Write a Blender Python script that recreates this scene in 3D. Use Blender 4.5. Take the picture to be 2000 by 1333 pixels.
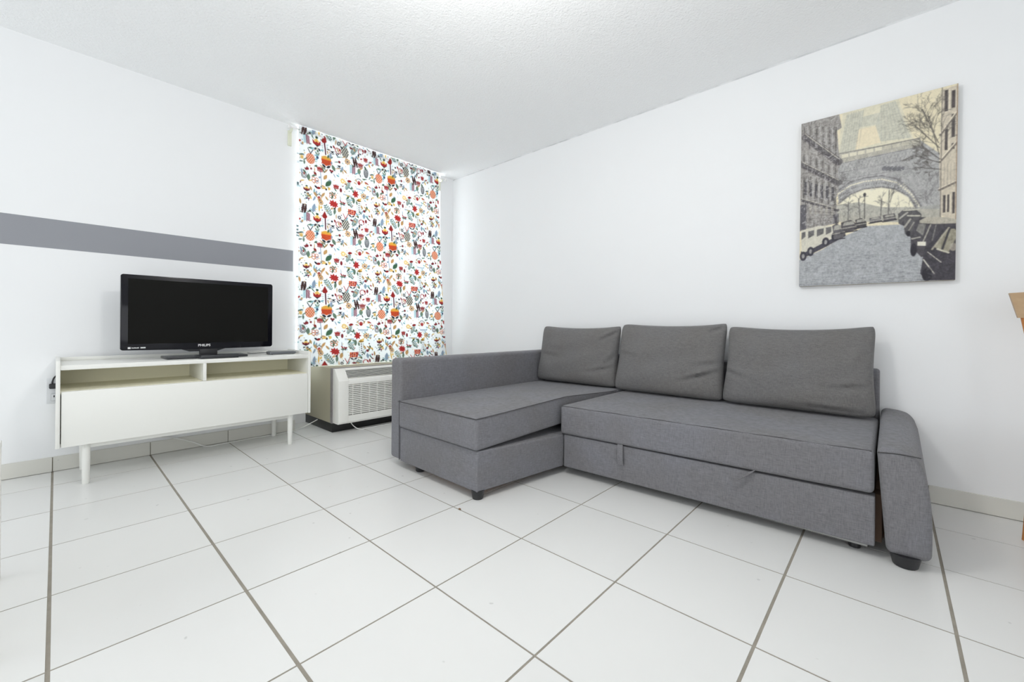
import bpy, bmesh, math, random
import numpy as np
from mathutils import Vector, Matrix

scene = bpy.context.scene
for o in list(bpy.data.objects):
    bpy.data.objects.remove(o)
C = scene.collection
PI = math.pi

# ------------------------------------------------------------------ camera
cam_d = bpy.data.cameras.new('camera')
cam_o = bpy.data.objects.new('camera', cam_d)
C.objects.link(cam_o)
cam_d.sensor_fit = 'HORIZONTAL'
cam_d.sensor_width = 36.0
cam_d.lens = 811.81 / 2000 * 36.0
cam_d.shift_y = -(666.5 - 636.69) / 2000
cam_d.clip_start = 0.02
YAW, ROLL = 0.7392566, 0.008
_r = Vector((math.cos(YAW), math.sin(YAW), 0)); _f = Vector((-math.sin(YAW), math.cos(YAW), 0)); _u = Vector((0, 0, 1))
_r2 = _r * math.cos(ROLL) + _u * math.sin(ROLL); _u2 = _u * math.cos(ROLL) - _r * math.sin(ROLL)
cam_o.matrix_world = Matrix(((_r2.x, _u2.x, -_f.x, 0), (_r2.y, _u2.y, -_f.y, 0), (_r2.z, _u2.z, -_f.z, 0.85), (0, 0, 0, 1)))
scene.camera = cam_o

# ------------------------------------------------------------------ light and exposure
XA, YB, HC = -3.5165, 2.895, 2.426          # stripe wall, picture wall, ceiling
XR, YF = 2.3, -2.9                           # the two walls behind the camera
RX, RY0, RY1 = -3.75, 1.29, 2.72             # window recess: depth and sides

world = bpy.data.worlds.new('sky'); scene.world = world
world.use_nodes = True
bg = world.node_tree.nodes['Background']
bg.inputs[0].default_value = (0.88, 0.95, 1.0, 1); bg.inputs[1].default_value = 1.0

def area(name, loc, target, sx, sy, power, col):
    d = bpy.data.lights.new(name, 'AREA'); d.shape = 'RECTANGLE'; d.size = sx; d.size_y = sy
    d.energy = power; d.color = col
    o = bpy.data.objects.new(name, d); C.objects.link(o)
    o.location = loc
    o.rotation_euler = (Vector(target) - Vector(loc)).to_track_quat('-Z', 'Y').to_euler()
    return o
# added fill light at assumed, unseen openings behind the camera and at the side
area('rear_fill', (-1.7, YF + 0.03, 1.2), (-1.7, 0, 1.2), 2.8, 2.1, 26, (0.97, 0.985, 1.0))
area('side_fill', (XR - 0.03, -1.2, 1.15), (0, -1.2, 1.15), 2.0, 2.0, 25, (0.98, 0.99, 1.0))
area('window_daylight', (RX - 0.12, 2.0, 1.45), (0, 2.0, 1.2), 1.4, 1.75, 34, (0.97, 0.985, 1.0))
# added fill lamp with no seen source, above the top edge of the frame
ld = bpy.data.lights.new('ceiling_fill', 'POINT'); ld.energy = 33; ld.shadow_soft_size = 0.12; ld.color = (1.0, 0.985, 0.955)
lo = bpy.data.objects.new('ceiling_fill', ld); C.objects.link(lo); lo.location = (-0.95, 0.80, 2.02)

vs = scene.view_settings
vs.view_transform = 'Standard'; vs.look = 'None'; vs.gamma = 1.0; vs.use_curve_mapping = False
vs.exposure = -0.09
scene.cycles.use_denoising = True
scene.cycles.max_bounces = 10
scene.cycles.diffuse_bounces = 8
scene.cycles.sample_clamp_indirect = 6.0

# ------------------------------------------------------------------ materials
def lin(c):
    return tuple((v / 255 / 12.92) if v / 255 <= 0.04045 else ((v / 255 + 0.055) / 1.055) ** 2.4 for v in c)

class NT:
    def __init__(s, name):
        s.m = bpy.data.materials.new(name); s.m.use_nodes = True
        s.t = s.m.node_tree; s.b = s.t.nodes['Principled BSDF']
    def n(s, typ, **kw):
        nd = s.t.nodes.new(typ)
        for k, v in kw.items():
            if k.startswith('i_'):
                nd.inputs[k[2:].replace('_', ' ')].default_value = v
            else:
                setattr(nd, k, v)
        return nd
    def l(s, a, b): s.t.links.new(a, b)

def mat(name, col, rough=0.6, metal=0.0, spec=0.5, var=0.0, vscale=6.0, bump=0.0, bscale=60.0, bdetail=3.0, bdist=0.004, coat=0.0):
    w = NT(name); b = w.b
    b.inputs['Base Color'].default_value = (*col, 1)
    b.inputs['Roughness'].default_value = rough
    b.inputs['Metallic'].default_value = metal
    b.inputs['Specular IOR Level'].default_value = spec
    b.inputs['Coat Weight'].default_value = coat
    tc = w.n('ShaderNodeTexCoord')
    if var > 0:
        nz = w.n('ShaderNodeTexNoise', i_Scale=vscale, i_Detail=3.0)
        w.l(tc.outputs['Object'], nz.inputs['Vector'])
        mx = w.n('ShaderNodeMix', data_type='RGBA')
        mx.inputs['A'].default_value = (*[c * (1 - var) for c in col], 1)
        mx.inputs['B'].default_value = (*[min(1, c * (1 + var)) for c in col], 1)
        w.l(nz.outputs['Fac'], mx.inputs['Factor']); w.l(mx.outputs['Result'], b.inputs['Base Color'])
    if bump > 0:
        nb = w.n('ShaderNodeTexNoise', i_Scale=bscale, i_Detail=bdetail)
        w.l(tc.outputs['Object'], nb.inputs['Vector'])
        bp = w.n('ShaderNodeBump', i_Strength=bump, i_Distance=bdist)
        w.l(nb.outputs['Fac'], bp.inputs['Height']); w.l(bp.outputs['Normal'], b.inputs['Normal'])
    return w.m

def fabric(name, col, warm):
    """woven two-tone upholstery: fine stretched noise in two thread directions plus soft wear"""
    w = NT(name); b = w.b
    tc = w.n('ShaderNodeTexCoord')
    def nz(sc, s, d=2.0):
        mp = w.n('ShaderNodeMapping'); mp.inputs['Scale'].default_value = sc
        t = w.n('ShaderNodeTexNoise', i_Scale=s, i_Detail=d)
        w.l(tc.outputs['Object'], mp.inputs['Vector']); w.l(mp.outputs['Vector'], t.inputs['Vector'])
        return t.outputs['Fac']
    a = nz((1, 1, 9), 42.0); c = nz((9, 9, 1), 42.0); f = nz((1, 1, 1), 420.0, 1.0); g = nz((1, 1, 1), 3.2, 3.0)
    def math2(op, x, y):
        m = w.n('ShaderNodeMath', operation=op)
        for i, v in enumerate((x, y)):
            if isinstance(v, (int, float)): m.inputs[i].default_value = v
            else: w.l(v, m.inputs[i])
        return m.outputs[0]
    s = math2('ADD', math2('MULTIPLY', math2('ADD', a, c), 0.42), math2('MULTIPLY', f, 0.16))
    r = w.n('ShaderNodeMapRange'); r.inputs[1].default_value = 0.30; r.inputs[2].default_value = 0.70
    w.l(s, r.inputs[0])
    mx = w.n('ShaderNodeMix', data_type='RGBA')
    mx.inputs['A'].default_value = (*[v * 0.70 for v in col], 1); mx.inputs['B'].default_value = (*[v * 1.30 for v in col], 1)
    w.l(r.outputs[0], mx.inputs['Factor'])
    m2 = w.n('ShaderNodeMix', data_type='RGBA', blend_type='MULTIPLY')
    r2 = w.n('ShaderNodeMapRange'); r2.inputs[1].default_value = 0.42; r2.inputs[2].default_value = 0.62
    w.l(g, r2.inputs[0]); w.l(r2.outputs[0], m2.inputs['Factor'])
    w.l(mx.outputs['Result'], m2.inputs['A']); m2.inputs['B'].default_value = (*warm, 1)
    w.l(m2.outputs['Result'], b.inputs['Base Color'])
    b.inputs['Roughness'].default_value = 0.92
    b.inputs['Specular IOR Level'].default_value = 0.15
    b.inputs['Sheen Weight'].default_value = 0.12
    bp = w.n('ShaderNodeBump', i_Strength=0.35, i_Distance=0.0012)
    w.l(s, bp.inputs['Height']); w.l(bp.outputs['Normal'], b.inputs['Normal'])
    return w.m

def attr_mat(name, rough, translucent=0.0, weave=0.0):
    w = NT(name); b = w.b
    at = w.n('ShaderNodeAttribute', attribute_name='print')
    w.l(at.outputs['Color'], b.inputs['Base Color'])
    b.inputs['Roughness'].default_value = rough; b.inputs['Specular IOR Level'].default_value = 0.2
    if weave:
        tc = w.n('ShaderNodeTexCoord'); nb = w.n('ShaderNodeTexNoise', i_Scale=weave, i_Detail=2.0)
        w.l(tc.outputs['Object'], nb.inputs['Vector'])
        bp = w.n('ShaderNodeBump', i_Strength=0.15, i_Distance=0.001)
        w.l(nb.outputs['Fac'], bp.inputs['Height']); w.l(bp.outputs['Normal'], b.inputs['Normal'])
    if translucent:
        tr = w.n('ShaderNodeBsdfTranslucent'); w.l(at.outputs['Color'], tr.inputs['Color'])
        ms = w.n('ShaderNodeMixShader'); ms.inputs[0].default_value = translucent
        w.l(b.outputs[0], ms.inputs[1]); w.l(tr.outputs[0], ms.inputs[2])
        w.l(ms.outputs[0], w.t.nodes['Material Output'].inputs['Surface'])
    return w.m

def tile_mat(name, col, amount, rough):
    w = NT(name); b = w.b
    oi = w.n('ShaderNodeObjectInfo'); tc = w.n('ShaderNodeTexCoord'); ge = w.n('ShaderNodeNewGeometry')
    nz = w.n('ShaderNodeTexNoise', i_Scale=2.2, i_Detail=4.0)
    w.l(ge.outputs['Position'], nz.inputs['Vector'])
    ad = w.n('ShaderNodeMath', operation='ADD'); w.l(oi.outputs['Random'], ad.inputs[0]); w.l(nz.outputs['Fac'], ad.inputs[1])
    r = w.n('ShaderNodeMapRange'); r.inputs[1].default_value = 0.2; r.inputs[2].default_value = 1.8
    w.l(ad.outputs[0], r.inputs[0])
    mx = w.n('ShaderNodeMix', data_type='RGBA')
    mx.inputs['A'].default_value = (*[c * (1 - amount) for c in col], 1); mx.inputs['B'].default_value = (*[min(1, c * (1 + amount * .6)) for c in col], 1)
    w.l(r.outputs[0], mx.inputs['Factor'])
    # a few small dark specks of wear
    n2 = w.n('ShaderNodeTexNoise', i_Scale=26.0, i_Detail=1.0); w.l(ge.outputs['Position'], n2.inputs['Vector'])
    r2 = w.n('ShaderNodeMapRange'); r2.inputs[1].default_value = 0.765; r2.inputs[2].default_value = 0.80
    r2.inputs[4].default_value = 0.5
    w.l(n2.outputs['Fac'], r2.inputs[0])
    m2 = w.n('ShaderNodeMix', data_type='RGBA'); w.l(r2.outputs[0], m2.inputs['Factor'])
    w.l(mx.outputs['Result'], m2.inputs['A']); m2.inputs['B'].default_value = (0.42, 0.42, 0.41, 1)
    w.l(m2.outputs['Result'], b.inputs['Base Color'])
    b.inputs['Roughness'].default_value = rough
    b.inputs['Specular IOR Level'].default_value = 0.45
    nb = w.n('ShaderNodeTexNoise', i_Scale=9.0, i_Detail=3.0); w.l(ge.outputs['Position'], nb.inputs['Vector'])
    bp = w.n('ShaderNodeBump', i_Strength=0.06, i_Distance=0.004)
    w.l(nb.outputs['Fac'], bp.inputs['Height']); w.l(bp.outputs['Normal'], b.inputs['Normal'])
    return w.m

def glass_mat(name):
    w = NT(name); b = w.b
    b.inputs['Base Color'].default_value = (0.9, 0.96, 0.97, 1); b.inputs['Roughness'].default_value = 0.05
    b.inputs['Transmission Weight'].default_value = 1.0; b.inputs['IOR'].default_value = 1.02
    return w.m

def wood_mat(name, c0, c1):
    w = NT(name); b = w.b
    tc = w.n('ShaderNodeTexCoord'); mp = w.n('ShaderNodeMapping'); mp.inputs['Scale'].default_value = (3, 22, 22)
    nz = w.n('ShaderNodeTexNoise', i_Scale=3.0, i_Detail=5.0, i_Distortion=0.6)
    w.l(tc.outputs['Object'], mp.inputs['Vector']); w.l(mp.outputs['Vector'], nz.inputs['Vector'])
    mx = w.n('ShaderNodeMix', data_type='RGBA'); mx.inputs['A'].default_value = (*c0, 1); mx.inputs['B'].default_value = (*c1, 1)
    w.l(nz.outputs['Fac'], mx.inputs['Factor']); w.l(mx.outputs['Result'], b.inputs['Base Color'])
    b.inputs['Roughness'].default_value = 0.45
    return w.m

M = {
 'wall': mat('white_wall_paint', (0.855, 0.863, 0.872), 0.75, var=0.012, vscale=1.6, bump=0.10, bscale=34, bdist=0.002, spec=0.3),
 'ceiling': mat('stippled_ceiling', (0.94, 0.948, 0.954), 0.9, bump=0.5, bscale=95, bdetail=4, bdist=0.009, spec=0.2),
 'stripe': mat('grey_stripe_paint', lin((143, 145, 151)), 0.6, var=0.02, vscale=3),
 'tile': tile_mat('white_ceramic_tile', (0.755, 0.755, 0.742), 0.05, 0.30),
 'basetile': tile_mat('shaded_cream_skirting', (0.69, 0.68, 0.63), 0.06, 0.35),  # warm floor tile, darkened so the shade by the wall sits in its colour
 'grout': mat('taupe_grout', lin((150, 144, 133)), 0.95, var=0.25, vscale=18, bump=0.5, bscale=300),
 'sofa': fabric('grey_woven_upholstery', lin((119, 119, 124)), (0.94, 0.92, 0.88)),
 'cushion': fabric('grey_woven_cushion_cover', lin((112, 111, 111)), (0.97, 0.95, 0.92)),
 'seam': mat('dark_seam_thread', lin((62, 61, 62)), 0.95, bump=0.2, bscale=500),
 'black_plastic': mat('black_plastic', (0.018, 0.018, 0.020), 0.45, bump=0.05, bscale=200),
 'rawboard': mat('raw_brown_board', lin((168, 118, 72)), 0.8, var=0.15, vscale=40),
 'dark_board': mat('dark_brown_board', lin((92, 72, 58)), 0.85, var=0.2, vscale=30),
 'steel': mat('dull_steel', (0.36, 0.36, 0.35), 0.45, metal=0.8, var=0.1),
 'white_lacquer': mat('white_lacquer', (0.83, 0.83, 0.79), 0.38, var=0.01, vscale=2),
 'cream_lacquer': mat('cream_shelf_lacquer', (0.93, 0.90, 0.73), 0.5, var=0.02, vscale=3),
 'tvbezel': mat('glossy_black_bezel', (0.005, 0.005, 0.008), 0.10, spec=0.22, coat=0.0, bump=0.01, bscale=10),
 'tvscreen': mat('dark_tv_screen', (0.006, 0.006, 0.005), 0.25, spec=0.12, var=0.2, vscale=1),
 'tvstand': mat('dark_gloss_stand', (0.030, 0.032, 0.036), 0.25, var=0.1),
 'letter': mat('silver_lettering', (0.8, 0.8, 0.8), 0.4, var=0.02),
 'router': mat('grey_box_plastic', (0.13, 0.14, 0.15), 0.4, var=0.1),
 'ac_white': mat('off_white_ac_plastic', (0.88, 0.875, 0.83), 0.45, var=0.02, bump=0.03, bscale=90),
 'ac_beige': mat('beige_ac_sleeve', lin((176, 170, 148)), 0.55, var=0.06, vscale=5),
 'ac_dark': mat('dark_grille_inside', (0.05, 0.05, 0.05), 0.8, var=0.1),
 'foil': mat('grey_sleeve_tape', lin((150, 146, 146)), 0.5, metal=0.3, var=0.25, vscale=60),
 'plinth': mat('black_ac_base', (0.012, 0.013, 0.013), 0.4, var=0.3, vscale=20),
 'cord': mat('white_cord', (0.80, 0.80, 0.78), 0.5, var=0.02),
 'blackcord': mat('black_cord', (0.015, 0.015, 0.017), 0.5, var=0.1),
 'outlet': mat('grey_white_outlet_plate', (0.66, 0.67, 0.68), 0.4, var=0.02),
 'slot': mat('dark_slot', (0.03, 0.03, 0.03), 0.8, var=0.1),
 'frame': mat('white_window_frame', (0.8, 0.8, 0.8), 0.45, var=0.02),
 'louver': glass_mat('louver_glass'),
 'clip': mat('grey_green_louver_clip', lin((96, 118, 122)), 0.5, var=0.1),
 'rod': mat('white_curtain_rod', (0.82, 0.82, 0.81), 0.4, var=0.02),
 'bracket': mat('cream_rod_bracket', lin((224, 226, 206)), 0.5, var=0.03),
 'oak': wood_mat('light_oak', lin((192, 164, 130)), lin((174, 144, 110))),
 'beech': wood_mat('orange_beech', lin((204, 138, 78)), lin((182, 112, 56))),
 'curtain': attr_mat('printed_cotton', 0.85, 0.38, 700),
 'canvas': attr_mat('printed_canvas', 0.7, 0.0, 900),
 'canvas_edge': mat('beige_canvas_edge', lin((168, 160, 146)), 0.8, var=0.12, vscale=12),
 'crumb': mat('brown_crumb', lin((120, 86, 58)), 0.9, var=0.3, vscale=200),
}

# ------------------------------------------------------------------ mesh helpers
def finish(bm, name, sharp=38.0):
    bmesh.ops.recalc_face_normals(bm, faces=bm.faces)
    lim = math.radians(sharp)
    for f in bm.faces: f.smooth = True
    for e in bm.edges:
        if len(e.link_faces) == 2 and e.calc_face_angle(0) > lim: e.smooth = False
    me = bpy.data.meshes.new(name); bm.to_mesh(me); bm.free()
    return me

def wloc(o):
    v = Vector((0, 0, 0))
    while o is not None:
        v += o.location; o = o.parent
    return v

def obj(name, data, material=None, parent=None):
    """link a mesh whose coordinates are given in room coordinates"""
    if isinstance(data, bmesh.types.BMesh): data = finish(data, name)
    o = bpy.data.objects.new(name, data); C.objects.link(o)
    if material is not None and not data.materials: data.materials.append(M[material])
    if parent is not None:
        o.parent = parent; o.location = -wloc(parent)
    return o

def tag(o, label=None, cat=None, group=None, kind=None):
    if label: o['label'] = label
    if cat: o['category'] = cat
    if group: o['group'] = group
    if kind: o['kind'] = kind
    return o

def thing(name, loc, label, cat, group=None):
    o = bpy.data.objects.new(name, None); C.objects.link(o)
    o.location = loc; o.empty_display_size = 0.1
    return tag(o, label, cat, group)

def rebase(o):
    """move a single-mesh thing's origin to the middle of its base"""
    vs_ = np.array([v.co[:] for v in o.data.vertices]); mn = vs_.min(0); mx = vs_.max(0)
    p = Vector(((mn[0] + mx[0]) / 2, (mn[1] + mx[1]) / 2, mn[2]))
    o.data.transform(Matrix.Translation(-p)); o.location = o.location + p
    return o

def box(bm, x0, x1, y0, y1, z0, z1, bev=0.0, seg=2):
    r = bmesh.ops.create_cube(bm, size=1.0)
    vv = r['verts']
    for v in vv:
        v.co = Vector(((x0 + x1) / 2 + v.co.x * (x1 - x0), (y0 + y1) / 2 + v.co.y * (y1 - y0), (z0 + z1) / 2 + v.co.z * (z1 - z0)))
    if bev > 0:
        es = list({e for v in vv for e in v.link_edges})
        bmesh.ops.bevel(bm, geom=es, offset=bev, segments=seg, profile=0.5, affect='EDGES')
    return bm

def B(*a, **k): return box(bmesh.new(), *a, **k)

def prism(bm, pts, axis, a0, a1, bev=0.0, seg=2):
    """polygon pts extruded along axis ('x','y','z') from a0 to a1"""
    def mk(p, a):
        return {'x': (a, p[0], p[1]), 'y': (p[0], a, p[1]), 'z': (p[0], p[1], a)}[axis]
    v0 = [bm.verts.new(mk(p, a0)) for p in pts]; v1 = [bm.verts.new(mk(p, a1)) for p in pts]
    n = len(pts); bm.faces.new(v0); bm.faces.new(v1[::-1])
    for i in range(n): bm.faces.new((v0[i], v1[i], v1[(i + 1) % n], v0[(i + 1) % n]))
    if bev > 0:
        es = list({e for v in v0 + v1 for e in v.link_edges})
        bmesh.ops.bevel(bm, geom=es, offset=bev, segments=seg, profile=0.5, affect='EDGES')
    return bm

def tube(bm, path, r, n=8, cap=True):
    path = [Vector(p) for p in path]; rs = r if isinstance(r, (list, tuple)) else [r] * len(path)
    rings = []; prev = None
    for i, p in enumerate(path):
        t = (path[min(i + 1, len(path) - 1)] - path[max(i - 1, 0)]).normalized()
        if prev is None:
            a = Vector((0, 0, 1)) if abs(t.z) < 0.9 else Vector((1, 0, 0))
            prev = t.cross(a).normalized()
        prev = (prev - t * prev.dot(t)).normalized(); q = t.cross(prev)
        rings.append([bm.verts.new(p + (prev * math.cos(2 * PI * k / n) + q * math.sin(2 * PI * k / n)) * rs[i]) for k in range(n)])
    for i in range(len(rings) - 1):
        for k in range(n): bm.faces.new((rings[i][k], rings[i][(k + 1) % n], rings[i + 1][(k + 1) % n], rings[i + 1][k]))
    if cap: bm.faces.new(rings[0][::-1]); bm.faces.new(rings[-1])
    return bm

def smooth_path(pts, sub=6):
    P_ = [Vector(p) for p in pts]; out = []
    for i in range(len(P_) - 1):
        a, b, c, d = P_[max(i - 1, 0)], P_[i], P_[i + 1], P_[min(i + 2, len(P_) - 1)]
        for k in range(sub):
            t = k / sub
            out.append(0.5 * ((2 * b) + (c - a) * t + (2 * a - 5 * b + 4 * c - d) * t * t + (3 * b - a - 3 * c + d) * t ** 3))
    out.append(P_[-1]); return out

def lathe(bm, cx, cy, prof, n=20):
    rings = [[bm.verts.new((cx + r * math.cos(2 * PI * k / n), cy + r * math.sin(2 * PI * k / n), z)) for k in range(n)] for r, z in prof]
    for i in range(len(rings) - 1):
        for k in range(n): bm.faces.new((rings[i][k], rings[i][(k + 1) % n], rings[i + 1][(k + 1) % n], rings[i + 1][k]))
    bm.faces.new(rings[0][::-1]); bm.faces.new(rings[-1])
    return bm

def grid_mesh(name, P_, cols=None, closed=False):
    """P_: (nv, nu, 3) array of points; cols: (nv, nu, 3) linear colours stored as attribute 'print'"""
    nv, nu = P_.shape[:2]
    idx = np.arange(nv * nu).reshape(nv, nu)
    q = np.stack([idx[:-1, :-1], idx[:-1, 1:], idx[1:, 1:], idx[1:, :-1]], -1).reshape(-1, 4)
    me = bpy.data.meshes.new(name)
    me.vertices.add(nv * nu); me.vertices.foreach_set('co', P_.reshape(-1).astype(np.float32))
    me.loops.add(q.size); me.loops.foreach_set('vertex_index', q.reshape(-1).astype(np.int32))
    me.polygons.add(len(q)); me.polygons.foreach_set('loop_start', np.arange(0, q.size, 4, dtype=np.int32))
    me.update(calc_edges=True); me.validate()
    me.polygons.foreach_set('use_smooth', np.ones(len(me.polygons), dtype=bool))
    if cols is not None:
        at = me.color_attributes.new('print', 'FLOAT_COLOR', 'POINT')
        c4 = np.ones((nv * nu, 4), np.float32); c4[:, :3] = cols.reshape(-1, 3)
        at.data.foreach_set('color', c4.reshape(-1))
    return me

# ------------------------------------------------------------------ a small painter for the two printed cloths
class Paint:
    def __init__(s, w, h, bg_, wrap=False):
        s.w, s.h, s.wrap = w, h, wrap
        s.a = np.empty((h, w, 3)); s.a[:] = bg_
    def _win(s, x0, x1, y0, y1):
        x0, x1, y0, y1 = int(math.floor(x0)) - 2, int(math.ceil(x1)) + 3, int(math.floor(y0)) - 2, int(math.ceil(y1)) + 3
        if not s.wrap: x0, y0, x1, y1 = max(x0, 0), max(y0, 0), min(x1, s.w), min(y1, s.h)
        if x1 <= x0 or y1 <= y0: return None
        xs, ys = np.arange(x0, x1), np.arange(y0, y1)
        X, Y = np.meshgrid(xs + 0.5, ys + 0.5)
        return xs % s.w, ys % s.h, X, Y
    def _put(s, win, m, col):
        xs, ys = win[0], win[1]
        ix = np.ix_(ys, xs); m = m[..., None]
        s.a[ix] = s.a[ix] * (1 - m) + np.array(col) * m
    def ell(s, cx, cy, rx, ry, col, rot=0, alpha=1.0):
        R = max(rx, ry); w_ = s._win(cx - R, cx + R, cy - R, cy + R)
        if w_ is None: return
        c, n = math.cos(rot), math.sin(rot); dx, dy = w_[2] - cx, w_[3] - cy
        u, v = (dx * c + dy * n) / max(rx, .3), (-dx * n + dy * c) / max(ry, .3)
        d = (np.sqrt(u * u + v * v) - 1) * min(rx, ry)
        s._put(w_, np.clip(0.5 - d, 0, 1) * alpha, col)
    def poly(s, pts, col, alpha=1.0):
        pts = np.array(pts, float); mn, mx = pts.min(0), pts.max(0)
        w_ = s._win(mn[0], mx[0], mn[1], mx[1])
        if w_ is None: return
        X, Y = w_[2], w_[3]; ins = np.zeros(X.shape, bool); dist = np.full(X.shape, 1e9)
        for i in range(len(pts)):
            (xa, ya), (xb, yb) = pts[i], pts[(i + 1) % len(pts)]
            if ya != yb:
                cond = ((ya > Y) != (yb > Y)) & (X < (xb - xa) * (Y - ya) / (yb - ya) + xa)
                ins ^= cond
            dx, dy = xb - xa, yb - ya; L = dx * dx + dy * dy + 1e-9
            t = np.clip(((X - xa) * dx + (Y - ya) * dy) / L, 0, 1)
            dist = np.minimum(dist, np.hypot(X - xa - t * dx, Y - ya - t * dy))
        s._put(w_, np.clip(0.5 + np.where(ins, dist, -dist), 0, 1) * alpha, col)
    def line(s, pts, wd, col, alpha=1.0):
        for (xa, ya), (xb, yb) in zip(pts[:-1], pts[1:]):
            w_ = s._win(min(xa, xb) - wd, max(xa, xb) + wd, min(ya, yb) - wd, max(ya, yb) + wd)
            if w_ is None: continue
            dx, dy = xb - xa, yb - ya; L = dx * dx + dy * dy + 1e-9
            t = np.clip(((w_[2] - xa) * dx + (w_[3] - ya) * dy) / L, 0, 1)
            d = np.hypot(w_[2] - xa - t * dx, w_[3] - ya - t * dy)
            s._put(w_, np.clip(wd / 2 + 0.5 - d, 0, 1) * alpha, col)

# ------------------------------------------------------------------ the room shell
def struct(o): o['kind'] = 'structure'; return o

ML = [-3.2173, -2.7839, -2.3494, -1.9223, -1.5091, -1.0867, -0.6732, -0.2651, 0.1401]
while ML[-1] + 0.41 < XR: ML.append(ML[-1] + 0.41)
LL = [-0.0096, 0.4119, 0.8348, 1.2575, 1.6922, 2.1249, 2.5455]
while LL[0] - 0.423 > YF: LL.insert(0, LL[0] - 0.423)
THICK_L = {-0.0096: .0045, 0.4119: .0048, 0.8348: .003, 1.2575: .003, 1.6922: .003}
THICK_M = {-0.2651: .0042, 0.1401: .0044, -0.6732: .0032}
floor = struct(obj('floor', B(RX - 0.1, XR + 0.1, YF - 0.1, YB + 0.1, -0.05, -0.0013), 'grout'))
def unit_tile(bev):
    bm = bmesh.new(); bmesh.ops.create_cube(bm, size=1.0)
    bmesh.ops.bevel(bm, geom=[e for e in bm.edges if all(v.co.z > 0 for v in e.verts)], offset=bev, segments=1, affect='EDGES')
    return finish(bm, 'tile')
tile_me = unit_tile(0.004); tile_me.materials.append(M['tile'])
rnd = random.Random(7)
def put_tile(x0, x1, y0, y1, gx0, gx1, gy0, gy1):
    x0 += gx0; x1 -= gx1; y0 += gy0; y1 -= gy1
    if x1 - x0 < 0.01 or y1 - y0 < 0.01: return
    o = bpy.data.objects.new('tile', tile_me); C.objects.link(o); o.parent = floor
    o.scale = (x1 - x0, y1 - y0, 0.008); o.location = ((x0 + x1) / 2, (y0 + y1) / 2, -0.004 + rnd.uniform(-.0003, 0))
gm = lambda v: THICK_M.get(v, .0029); gl = lambda v: THICK_L.get(v, .0024)
XS = [XA] + ML + [XR]; YS = [YF] + LL + [YB]
for i in range(len(XS) - 1):
    for j in range(len(YS) - 1):
        put_tile(XS[i], XS[i + 1], YS[j], YS[j + 1], gm(XS[i]), gm(XS[i + 1]), gl(YS[j]), gl(YS[j + 1]))
for y0, y1 in ((RY0, 1.6922), (1.6922, 2.1249), (2.1249, 2.5455), (2.5455, RY1)):
    put_tile(RX, XA, y0, y1, .002, -.0018, .002, .002)

bm = bmesh.new()
T = 0.12
box(bm, RX - T, XA, YF - T, RY0, 0, HC)                         # wall with the stripe, left of the recess
box(bm, RX - T, XA, RY1, YB + T, 0, HC)                         # short return in the corner
box(bm, RX - T, RX, RY0, RY1, 0, 0.56); box(bm, RX - T, RX, RY0, RY1, 2.37, HC)
wall_left = struct(obj('wall_left', bm, 'wall'))
st = obj('paint_stripe', B(XA, XA + 0.0012, YF, 1.266, 1.268, 1.4335), 'stripe', wall_left)
st['label'] = 'grey painted horizontal stripe'
wall_back = struct(obj('wall_back', B(RX - T, XR + T, YB, YB + T, 0, HC), 'wall'))
bm = bmesh.new()
box(bm, RX - T, -3.1, YF - T, YF, 0, HC); box(bm, -0.3, XR + T, YF - T, YF, 0, HC); box(bm, -3.1, -0.3, YF - T, YF, 2.25, HC)
struct(obj('wall_front', bm, 'wall'))
bm = bmesh.new()
box(bm, XR, XR + T, -0.2, YB + T, 0, HC); box(bm, XR, XR + T, YF - T, -2.2, 0, HC)
box(bm, XR, XR + T, -2.2, -0.2, 0, 0.15); box(bm, XR, XR + T, -2.2, -0.2, 2.2, HC)
struct(obj('wall_right', bm, 'wall'))
struct(obj('ceiling', B(RX - T, XR + T, YF - T, YB + T, HC, HC + 0.12), 'ceiling'))

# tiled skirting
BH = 0.084
base_l = struct(obj('baseboard_left', B(XA, XA + 0.004, YF, RY0, 0, BH - 0.003), 'grout'))
base_b = struct(obj('baseboard_back', B(XA, XR, YB - 0.004, YB, 0, BH - 0.003), 'grout'))
sk_me = unit_tile(0.01); sk_me = sk_me.copy(); sk_me.materials.clear(); sk_me.materials.append(M['basetile'])
def skirt(x0, x1, y0, y1, par):
    o = bpy.data.objects.new('skirting_tile', sk_me); C.objects.link(o); o.parent = par
    o.scale = (x1 - x0, y1 - y0, BH - 0.0025); o.location = ((x0 + x1) / 2, (y0 + y1) / 2, 0.0025 + (BH - 0.0025) / 2)
yy = [YF] + [v for v in LL if v < RY0 - .1] + [RY0]
for a, b in zip(yy[:-1], yy[1:]): skirt(XA, XA + 0.010, a + .002, b - .002, base_l)
xx = [XA] + ML + [XR]
for a, b in zip(xx[:-1], xx[1:]): skirt(a + .002, b - .002, YB - 0.010, YB, base_b)

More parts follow.
